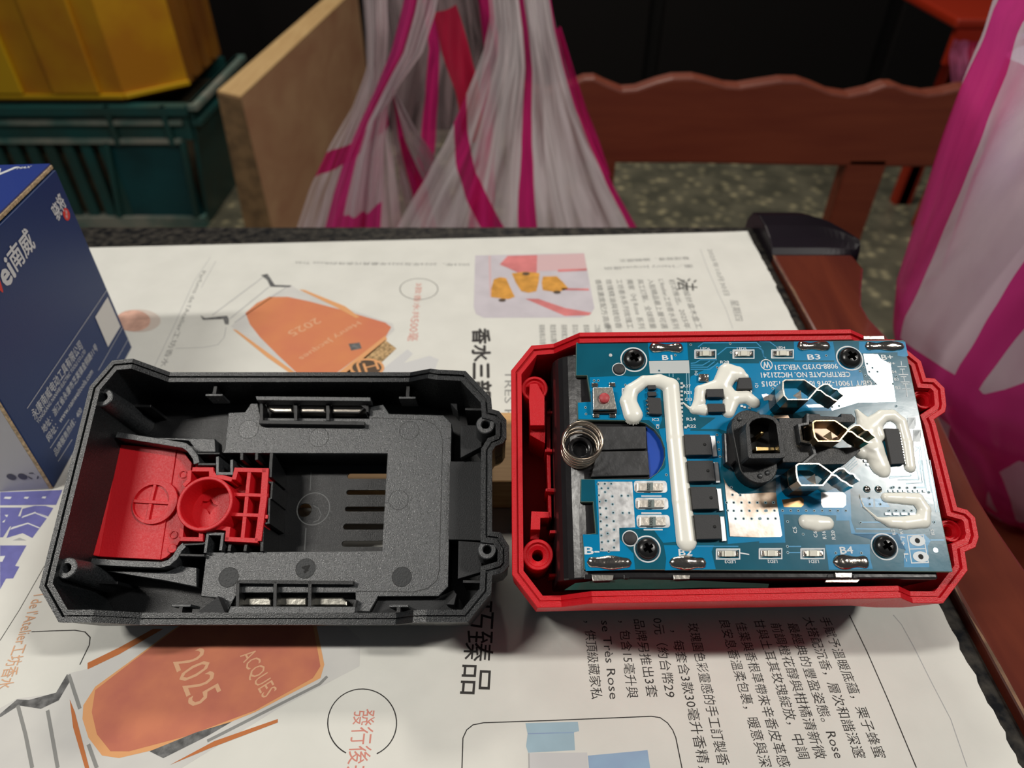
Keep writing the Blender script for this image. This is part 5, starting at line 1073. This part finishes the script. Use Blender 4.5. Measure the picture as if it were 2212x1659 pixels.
# indicator lights
for K, (x0_, x1_, y0_, y1_) in ((K3, (1595, 1770, 218, 288)), (K3, (1915, 2090, 218, 288)), (K4, (105, 290, 220, 290)), (K5, (1775, 1970, 722, 805)), (K6, (0, 215, 908, 1003)), (K6, (398, 620, 908, 1003))):
    sub('indicator_outline', MB().plate([path_wall(g(K, (x0_, y0_), (x1_, y0_), (x1_, y1_), (x0_, y1_), (x0_, y0_)), .28)], Zs, Zs), M_silk)
    xc = (x0_+x1_)/2; yc = (y0_+y1_)/2; w_ = (x1_-x0_); h_ = (y1_-y0_)
    led = MB().plate([g(K, (xc-w_*.36, yc-h_*.27), (xc+w_*.36, yc-h_*.27), (xc+w_*.36, yc+h_*.27), (xc-w_*.36, yc+h_*.27))], HBd+.03, HBd+.35, bev=.05).build('indicator_light', mat('led_base', (.60, .58, .50), .3, .4), bc)
    MB().plate([g(K, (xc-w_*.15, yc-h_*.3), (xc+w_*.15, yc-h_*.3), (xc+w_*.15, yc+h_*.3), (xc-w_*.15, yc+h_*.3))], HBd+.35, HBd+.75, bev=.1).build('lens', mat('led_lens', (.72, .70, .60), .2), led)
    for sx_ in (-1, 1): MB().plate([g(K, (xc+sx_*w_*.43, yc-h_*.27), (xc+sx_*w_*.28, yc-h_*.27), (xc+sx_*w_*.28, yc+h_*.27), (xc+sx_*w_*.43, yc+h_*.27))], HBd+.1, HBd+.45, bev=.1).build('solder_end', M_solder, led)
# tact switch
sws = MB().plate([g(K3, (740, 532), (905, 530), (942, 715), (745, 718), h=HBd+2.4)], HBd+.3, HBd+2.4, bev=.12).build('push_switch', M_steel, bc, label='small square steel switch')
MB().plate([g(K3, (745, 722), (942, 720), (942, 745), (745, 745), h=HBd+1)], HBd+.1, HBd+1.).build('switch_base', M_chip, sws)
MB().lathe(*FR.P(1306, 859, HBd+3.2), [(FR.R(1306, 859, 11.5, HBd+3), HBd+2.4), (FR.R(1306, 859, 11.5, HBd+3), HBd+3.1), (FR.R(1306, 859, 10.5, HBd+3), HBd+3.3), (.01, HBd+3.3)], n=28).build('switch_cap', M_btn, sws, label='faded red round cap')
for q in ((755, 515), (900, 512), (765, 770), (905, 770)):
    c0 = g(K3, q)[0]; MB().box(c0[0]-.85, c0[0]+.85, c0[1]-.6, c0[1]+.6, HBd+.03, HBd+.5).build('switch_foot', M_solder, sws, bev=.15)
# chips
def chip(name, K, q, hh, pins=None, lab=None, pinm=M_nickel):
    o = MB().plate([g(K, *q, h=HBd+hh)], HBd+.15, HBd+hh, bev=.1).build(name, M_chip, bc)
    if lab: o['label'] = lab
    for (a, b_, n_, dx, dy) in (pins or []):
        pp = g(K, a, b_, h=HBd+.3)
        for i in range(n_):
            t = (i+.5)/n_; x = lerp(pp[0][0], pp[1][0], t); y = lerp(pp[0][1], pp[1][1], t)
            MB().box(x-max(.16, dx), x+max(.16, dx), y-max(.16, dy), y+max(.16, dy), HBd+.03, HBd+.55).build('pin', pinm, o)
    return o
chip('diode_chip', K3, [(1200, 512), (1265, 510), (1272, 545), (1205, 548)], 1.1); chip('diode_chip', K3, [(1200, 565), (1272, 565), (1275, 600), (1205, 605)], 1.1)
chip('chip', K3, [(1200, 612), (1308, 618), (1322, 755), (1215, 752)], 1.5, [((1190, 625), (1200, 765), 4, .3, .2)])
chip('diode_chip', K3, [(1692, 545), (1833, 542), (1838, 612), (1700, 612)], 1.6); chip('diode_chip', K3, [(1702, 666), (1843, 665), (1852, 735), (1712, 738)], 1.6)
chip('transistor', K3, [(1965, 450), (2065, 448), (2080, 542), (1952, 542)], 1.6, [((1960, 570), (2080, 570), 4, .2, .4)])
chip('controller_chip', K4, [(1072, 890), (1190, 893), (1248, 1190), (1130, 1195)], 1.5, [((1205, 925), (1252, 1200), 12, .3, .12)], 'long black controller chip half ringed by glue')
for i, (K, q, tq, nt_) in enumerate(((K3, [(1508, 925), (1722, 925), (1742, 1095), (1520, 1098)], [(1726, 935), (1765, 935), (1785, 1110), (1745, 1112)], (1500, 925, 1510, 1110)),
                       (K3, [(1535, 1145), (1748, 1145), (1768, 1315), (1550, 1318)], [(1752, 1158), (1790, 1158), (1808, 1330), (1770, 1332)], (1525, 1145, 1540, 1325)),
                       (K3, [(1560, 1365), (1772, 1365), (1795, 1548), (1580, 1552)], [(1776, 1378), (1815, 1378), (1835, 1565), (1798, 1567)], (1550, 1365, 1570, 1560)),
                       (K5, [(1590, 432), (1800, 434), (1820, 635), (1612, 640)], [(1804, 448), (1840, 448), (1862, 655), (1822, 657)], (1580, 435, 1600, 650)))):
    o = MB().plate([g(K, *q, h=HBd+2.0)], HBd+.1, HBd+2.0, bev=.12).build('power_transistor', M_chip, bc, label='flat black power transistor with silver tab')
    MB().plate([g(K, *tq, h=HBd+.7)], HBd+.05, HBd+.8, bev=.1).build('metal_tab', M_tin, o)
    MB().lathe(*g(K, (q[1][0]-45+i*2, (q[1][1]+q[2][1])/2-0), h=HBd+2.0)[0], [(.42, HBd+2.005), (.42, HBd+2.02), (.01, HBd+2.02)], n=16).build('dimple', M_line, o)
    a, b_, c_, d_ = nt_
    for j in range(4):
        p = g(K, (lerp(a, c_, (j+.5)/4)-2, lerp(b_, d_, (j+.5)/4)+8), h=HBd+.6)[0]; MB().box(p[0]-.8, p[0]+.45, p[1]-.28, p[1]+.28, HBd+.03, HBd+.75).build('pin', M_tin, o, bev=.1)
# shunt resistors
for K, (x0_, x1_, y0_, y1_, w2) in ((K3, (1088, 1357, 1315, 1415, 0)), (K3, (1098, 1367, 1457, 1555, 0)), (K5, (1110, 1380, 437, 543, 0))):
    sub('resistor_pad', MB().plate([rrect(*[g(K, (x0_, y1_))[0][0], g(K, (x1_, y0_))[0][0], g(K, (x0_, y1_))[0][1], g(K, (x0_, y0_))[0][1]], .8)], Zs, Zs+.08), M_tin)
    a = x0_+28; b_ = x1_-28; c_ = y0_+18; d_ = y1_-18
    o = MB().plate([g(K, (a, c_), (b_, c_), (b_, d_), (a, d_), h=HBd+1)], HBd+.1, HBd+.9, bev=.1).build('shunt_resistor', mat('resistor_metal', (.72, .66, .58), .35, .8, bump=.3, bscale=700), bc, label='flat metal shunt resistor')
    MB().plate([g(K, (a+78, c_-4), (b_-85, c_-4), (b_-85, d_+4), (a+78, d_+4), h=HBd+1)], HBd+.9, HBd+1.05).build('resistor_core', mat('resistor_grey', (.16, .20, .19), .5), o)
    p = g(K, (a+92, d_-4), (a+92, c_+4), h=HBd+1.1); MB().text('R002', p[0], p[1], 1.1, HBd+1.07, bold=.2).build('printed_code', M_line, o, fix=False)
chip('capacitor', K3, [(1628, 418), (1712, 418), (1712, 478), (1628, 478)], .8)['label'] = 'small pale ceramic capacitor'
bpy.context.view_layer.objects.active = None
for o_ in bc.children:
    if o_.name.startswith('capacitor'): o_.data.materials[0] = M_solder
for i, x in enumerate((918, 1016)): blob('solder_bump', K4, (x-30, 1410), (x+30, 1410), .95, .8, seed=i+3, wav=0)
# foam strips and the cell showing through the cut-out
Zf = zt_h
MB().plate([g(K3, (770, 865), (1178, 868), (1184, 1055), (775, 1068), h=Zf)], Zf+.03, Zf+1.1, bev=.2).build('foam_strip', M_foam, bc)
MB().plate([g(K3, (775, 1078), (1192, 1072), (1210, 1275), (720, 1290), h=Zf)], Zf+.03, Zf+1.1, bev=.2).build('foam_strip', M_foam, bc)
MB().plate([g(K3, (1184, 850), (1230, 865), (1310, 940), (1350, 1040), (1340, 1160), (1290, 1260), (1215, 1290), h=Zf)], Zf+.02, Zf+.06).build('cell_wrap', M_cell, bc, label='bright blue cell wrapping seen through the cut-out')
# coil spring on its peg
sc_ = FR.P(1252, 974, Zf); RS = FR.R(1252, 972, 39, Zf); pts = []
for i in range(4*24+1):
    a = 2*math.pi*i/24; t = i/(4*24); rr = RS*(1.0-.04*math.sin(t*6)); pts.append((sc_[0]+rr*math.cos(a+2.4), sc_[1]+rr*math.sin(a+2.4), Zf+.5+ (0 if t < .12 else (t-.12)*8.8/.78 if t < .9 else 8.8)))
MB().tube(pts, .42, 8).build('coil_spring', mat('spring_wire', (.42, .35, .28), .28, 1), bc, label='bronze coloured coil spring', fix=True)
MB().ringtube(*sc_, 3.2, 2.1, Zf, Zf+2.4, 20).build('spring_seat', M_holder, bc, bev=.3)
# welded nickel tabs along the two long edges
for K, q in ((K5, [(730, 935), (915, 938), (905, 985), (740, 992)]), (K5, [(1415, 938), (1558, 940), (1550, 975), (1420, 978)]), (K6, [(725, 1135), (890, 1130), (885, 1185), (735, 1185)]), (K6, [(640, 1205), (965, 1200), (940, 1232), (630, 1230)]),
             (K3, [(1190, 118), (1420, 116), (1425, 135), (1190, 138)]), (K3, [(1250, 122), (1372, 122), (1368, 147), (1252, 147)]), (K4, [(310, 105), (450, 105), (445, 130), (315, 132)]), (K4, [(890, 102), (1065, 100), (1072, 130), (890, 130)])):
    MB().plate([g(K, *q, h=Zf+.6)], Zf+.03, Zf+.6, bev=.1).build('nickel_tab', M_steel, bc, label='folded nickel tab at the board edge')
for K, q in ((K5, [(670, 935), (722, 935), (720, 975), (670, 975)]), (K5, [(1000, 938), (1045, 938), (1045, 970), (1000, 970)]), (K6, [(655, 1155), (690, 1155), (690, 1185), (655, 1185)]), (K6, [(900, 1155), (955, 1155), (950, 1185), (900, 1190)])):
    MB().plate([g(K, *q, h=Zf+.3)], Zf+.02, Zf+.3, bev=.08).build('holder_lug', M_holder, bc)
gf = g(K5, (590, 1010), (740, 992), (1000, 975), (1400, 982), (1640, 990), (2212, 1015), h=4.6); gl = g(K5, (500, 1065), (740, 1060), (1050, 1058), (1400, 1055), (1640, 1045), (2212, 1045), h=4.)
m = MB(); n_ = len(gf); m.add([(x, y, Zf-.3) for x, y in gf]+[(x, y, Zf-1.6) for x, y in gl]+[(x, y, Zf-.4) for x, y in gf]+[(x, y, Zf-1.7) for x, y in gl], [(i, i+1, n_+i+1, n_+i) for i in range(n_-1)]+[(2*n_+i, 3*n_+i, 3*n_+i+1, 2*n_+i+1) for i in range(n_-1)])
m.build('green_film', M_green, bc, smooth=True, label='loose dark green film along the near side')
# charging socket
def j(*pts, h=HBd): return [FR.P(*q, h) for q in crop(*K7, pts)]
dj = [j((610, 480), h=12)[0], j((735, 1085), h=12)[0]]; rj = FR.R(1620, 960, 41, 12)
so = MB().plate([capsule(dj[0], dj[1], rj, 14)], HBd+.1, 12., bev=.25).build('charging_socket', M_blk2, bc, label='upright black charging socket with gold pin')
MB().plate([j((180, 560), (330, 560), (380, 700), (420, 1000), (300, 1120), (200, 1050), h=10)], HBd+.1, 10., bev=.5).build('socket_shoulder', M_holder, so)
cB = j((650, 900), h=HBd)[0]; MB().plate([circle(*cB, FR.R(1626, 980, 60, HBd), 36), circle(*cB, FR.R(1626, 980, 57, HBd), 36)], Zs, Zs+.02).build('socket_outline', M_silk, bd_)
MB().plate([circle(*cB, FR.R(1626, 980, 50, HBd), 32)], HBd+.1, 9.6, bev=.2).build('socket_base', M_blk2, so)
oo = j((570, 940), (545, 620), (530, 500), (545, 400), (620, 320), (700, 280), (800, 262), (910, 270), (1010, 310), (1080, 380), (1110, 460), (1150, 720), (1185, 920), (1170, 965), (1100, 980), (640, 985), (590, 975), h=18.4)
ii = j((645, 900), (615, 620), (598, 430), (640, 375), (720, 335), (800, 322), (890, 330), (980, 365), (1030, 430), (1060, 650), (1092, 895), h=18.4)
MB().plate([oo, ii], 12.01, 18.4, bev=.12).build('socket_collar', M_blk2, so)
MB().plate([ii], 12.02, 12.5).build('socket_floor', M_line, so)
pc = j((805, 560), h=17.2)[0]; MB().lathe(*pc, [(.62, 12.5), (.62, 16.6), (.5, 17.0), (.25, 17.2), (.01, 17.25)], n=18).build('centre_pin', M_gold, so, label='gold centre pin')
MB().plate([j((705, 790), (1000, 800), (1008, 852), (712, 858), h=15.5)], 12.5, 15.5, bev=.1).build('spring_leaf', M_gold, so)
for q in ((440, 335), (775, 1265), (895, 1215)): MB().lathe(*j(q, h=12.3)[0], [(.62, 12.0), (.6, 12.3), (.4, 12.55), (.01, 12.6)], n=18).build('rivet_stub', M_blk, so)
# terminals
HT = 17.6
def t8(*pts, h=HT): return [FR.P(*q, h) for q in crop(*K8, pts)]
ring_ = t8((1130, 345), (900, 188), (520, 190), (475, 225), (478, 350), (505, 500), (570, 580), (975, 578), (1110, 425), (1160, 365), (1215, 320), (1290, 275), (1375, 275), (1480, 365), (1560, 375), (1605, 440), (1680, 495))
tail = t8((1130, 345), (1165, 395), (1225, 400), (1330, 490), (1420, 530), (1480, 580), (1555, 605))
def terminal(dx, dy, m, lab):
    mv = lambda L: [(x+dx, y+dy) for x, y in L]
    to = MB().plate([path_wall(mv(ring_), .42)], HT-5.5, HT, bev=.06).build('blade_terminal', m, bc, label=lab)
    MB().plate([path_wall(mv(ring_[2:8]), .5)], HBd+.1, HT-5.52).build('terminal_post', mat('dark_nickel', (.10, .085, .07), .25, 1), to)
    MB().plate([path_wall(mv(tail), .42)], HT-5.5, HT, bev=.06).build('contact_finger', m, to)
    c0 = mv([t8((870, 430))[0]])[0]; MB().add([(c0[0]-1.2, c0[1]+.3, HT-3.5), (c0[0]+.6, c0[1]+1.4, HT-2.4), (c0[0]+.7, c0[1]-1.2, HT-3.0), (c0[0]+1.2, c0[1]+.1, HT-5.4)], [(0, 1, 2), (0, 2, 3), (1, 3, 2), (0, 3, 1)]).build('inner_tongue', m, to)
    return to
terminal(0, 0, M_nickel, 'folded nickel blade terminal at the far side')
p_a = FR.P(1689, 823, HT); p_b = FR.P(1718, 1007, HT); terminal(p_b[0]-p_a[0], p_b[1]-p_a[1]+.3, M_nickel, 'folded nickel blade terminal at the near side')
p_b = t8((1000, 1010))[0]; terminal(p_b[0]-p_a[0]+.6, p_b[1]-p_a[1]-.2, mat('brass_tarnished', (.50, .36, .20), .25, 1, bump=.1, bscale=900), 'brownish blade terminal held in the black connector')
for K, q in ((K8, [(300, 885), (590, 880), (620, 940), (290, 945)]),): MB().plate([g(K, *q, h=10)], HBd+.1, 9.5).build('terminal_foot', mat('foot_brown', (.30, .22, .16), .35, .8), bc)
def c4_(*pts, h=13.5): return [FR.P(*q, h) for q in crop(*K4, pts)]
cn = MB().plate([c4_((170, 800), (405, 800), (405, 860), (335, 870), (350, 1000), (440, 1015), (470, 1110), (380, 1180), (200, 1180), h=13.)], HBd+.1, 13., bev=.15).build('terminal_housing', M_blk2, bc, label='stepped black housing of the middle terminal')
MB().plate([c4_((408, 765), (520, 768), (525, 785), (700, 790), (700, 765), (790, 768), (822, 800), (820, 838), (428, 838), h=12.5)], HBd+.1, 12.5, bev=.12).build('housing_arm', M_blk2, cn)
MB().plate([c4_((442, 1040), (590, 1042), (592, 1060), (850, 1048), (865, 1080), (735, 1195), (350, 1205), h=12.5)], HBd+.1, 12.5, bev=.12).build('housing_arm', M_blk2, cn)
MB().plate([path_wall(c4_((415, 765), (412, 850), (340, 862), (362, 1000), (448, 1018), (476, 1110), (370, 1195), h=14.), .7)], 12.4, 14.2, bev=.1).build('housing_lip', M_blk, cn)
MB().plate([c4_((370, 860), (640, 850), (760, 930), (650, 1010), (460, 1010), h=10)], HBd+.1, 9.6).build('housing_floor', MATS['foot_brown'], cn)
# white silicone beads
def glue(caps, step=.24, name='glue_bead', lab=None, kf=1.0, hole=None):
    C_ = []
    for q in caps:
        if len(q) == 3: q = (q[0], q[1], q[2], q[0], q[1], q[2])
        a = FR.P(q[0], q[1], HBd+.6); b_ = FR.P(q[3], q[4], HBd+.6); C_.append((a, b_, FR.R(q[0], q[1], q[2], HBd), FR.R(q[3], q[4], q[5], HBd)))
    x0 = min(min(a[0]-ra, b_[0]-rb_) for a, b_, ra, rb_ in C_)-1; x1 = max(max(a[0]+ra, b_[0]+rb_) for a, b_, ra, rb_ in C_)+1
    y0 = min(min(a[1]-ra, b_[1]-rb_) for a, b_, ra, rb_ in C_)-1; y1 = max(max(a[1]+ra, b_[1]+rb_) for a, b_, ra, rb_ in C_)+1
    nx = int((x1-x0)/step)+1; ny = int((y1-y0)/step)+1; H_ = {}
    for jx in range(ny):
        for ix in range(nx):
            x = x0+ix*step; y = y0+jx*step; acc = 0; far = -9
            for a, b_, ra, rb_ in C_:
                dx, dy = b_[0]-a[0], b_[1]-a[1]; L2 = dx*dx+dy*dy; t = 0 if L2 < 1e-9 else max(0, min(1, ((x-a[0])*dx+(y-a[1])*dy)/L2))
                rr = lerp(ra, rb_, t); d = math.hypot(x-a[0]-dx*t, y-a[1]-dy*t); v_ = (rr*rr-d*d)/rr
                acc += math.exp(max(-30, min(30, 5*v_)))
            h_ = math.log(max(1e-9, acc))/5
            if hole:
                for hx, hy, hr_ in hole:
                    c = FR.P(hx, hy, HBd+.6); d = math.hypot(x-c[0], y-c[1]); h_ -= 1.2*math.exp(-(d/hr_)**2)
            h_ = (math.sqrt(h_)*.95 if h_ > 0 else h_*1.2)*kf
            if h_ > -1.0: H_[(ix, jx)] = (x, y, HBd+h_ if h_ > 0 else HBd+max(h_, -.5))
    idx = {k: i for i, k in enumerate(H_)}; f = []
    for (ix, jx) in H_:
        q = [(ix, jx), (ix+1, jx), (ix+1, jx+1), (ix, jx+1)]
        if all(k in idx for k in q): f.append(tuple(idx[k] for k in q))
    m = MB(); m.add(list(H_.values()), f, True); return m.build(name, M_glue, bc, fix=False, label=lab)
glue([(1368, 893, 21, 1358, 866, 18), (1358, 866, 18, 1364, 842, 15), (1364, 842, 15, 1392, 822, 13), (1392, 822, 13, 1426, 822, 16), (1426, 822, 16, 1450, 832, 18), (1450, 832, 18, 1460, 950, 19), (1460, 950, 19, 1474, 1080, 21), (1474, 1080, 21, 1484, 1168, 22)], lab='long white glue bead hooked at its far end')
glue([(1574, 804, 22, 1594, 806, 18), (1574, 804, 22, 1560, 830, 20), (1560, 832, 18, 1514, 842, 12), (1514, 842, 12, 1512, 866, 13), (1512, 866, 12, 1500, 884, 9), (1500, 884, 9, 1522, 884, 13), (1560, 830, 16, 1582, 860, 18), (1582, 860, 18, 1574, 888, 14), (1582, 858, 16, 1614, 856, 14), (1614, 856, 14, 1630, 868, 13), (1600, 806, 12, 1612, 812, 7), (1490, 880, 3, 1476, 868, 1.5)], lab='branching white glue blob round two small chips')
glue([(1674, 860, 13, 1670, 868, 8)], lab='small white glue drop behind the far terminal')
glue([(1853, 886, 4, 1868, 910, 15), (1868, 910, 15, 1876, 930, 24), (1876, 925, 22, 1908, 898, 14), (1908, 897, 14, 1930, 896, 13), (1930, 896, 13, 1949, 910, 12), (1949, 910, 12, 1961, 955, 13), (1961, 955, 13, 1968, 1008, 12), (1878, 945, 26, 1884, 968, 28), (1884, 968, 27, 1904, 1006, 21), (1850, 955, 10, 1862, 975, 16), (1904, 1006, 20, 1910, 1016, 15), (1893, 920, 15, 1902, 940, 13)], lab='big white glue blob looping round the controller chip', hole=[(1881, 958, 1.2)])
glue([(1917, 1074, 11, 1956, 1076, 13), (1956, 1076, 13, 1984, 1078, 14), (1984, 1078, 14, 1999, 1100, 14), (1999, 1100, 14, 1996, 1124, 16), (1996, 1124, 16, 1956, 1129, 14), (1956, 1129, 14, 1925, 1127, 12), (1925, 1127, 11, 1898, 1120, 4), (1898, 1120, 3, 1868, 1094, 1.6), (1868, 1094, 1.6, 1858, 1068, 1.1)], lab='curved white glue bead trailing a thin thread')
glue([(1743, 1126, 16, 1766, 1129, 18), (1766, 1129, 18, 1788, 1129, 15)], lab='short oval white glue blob')
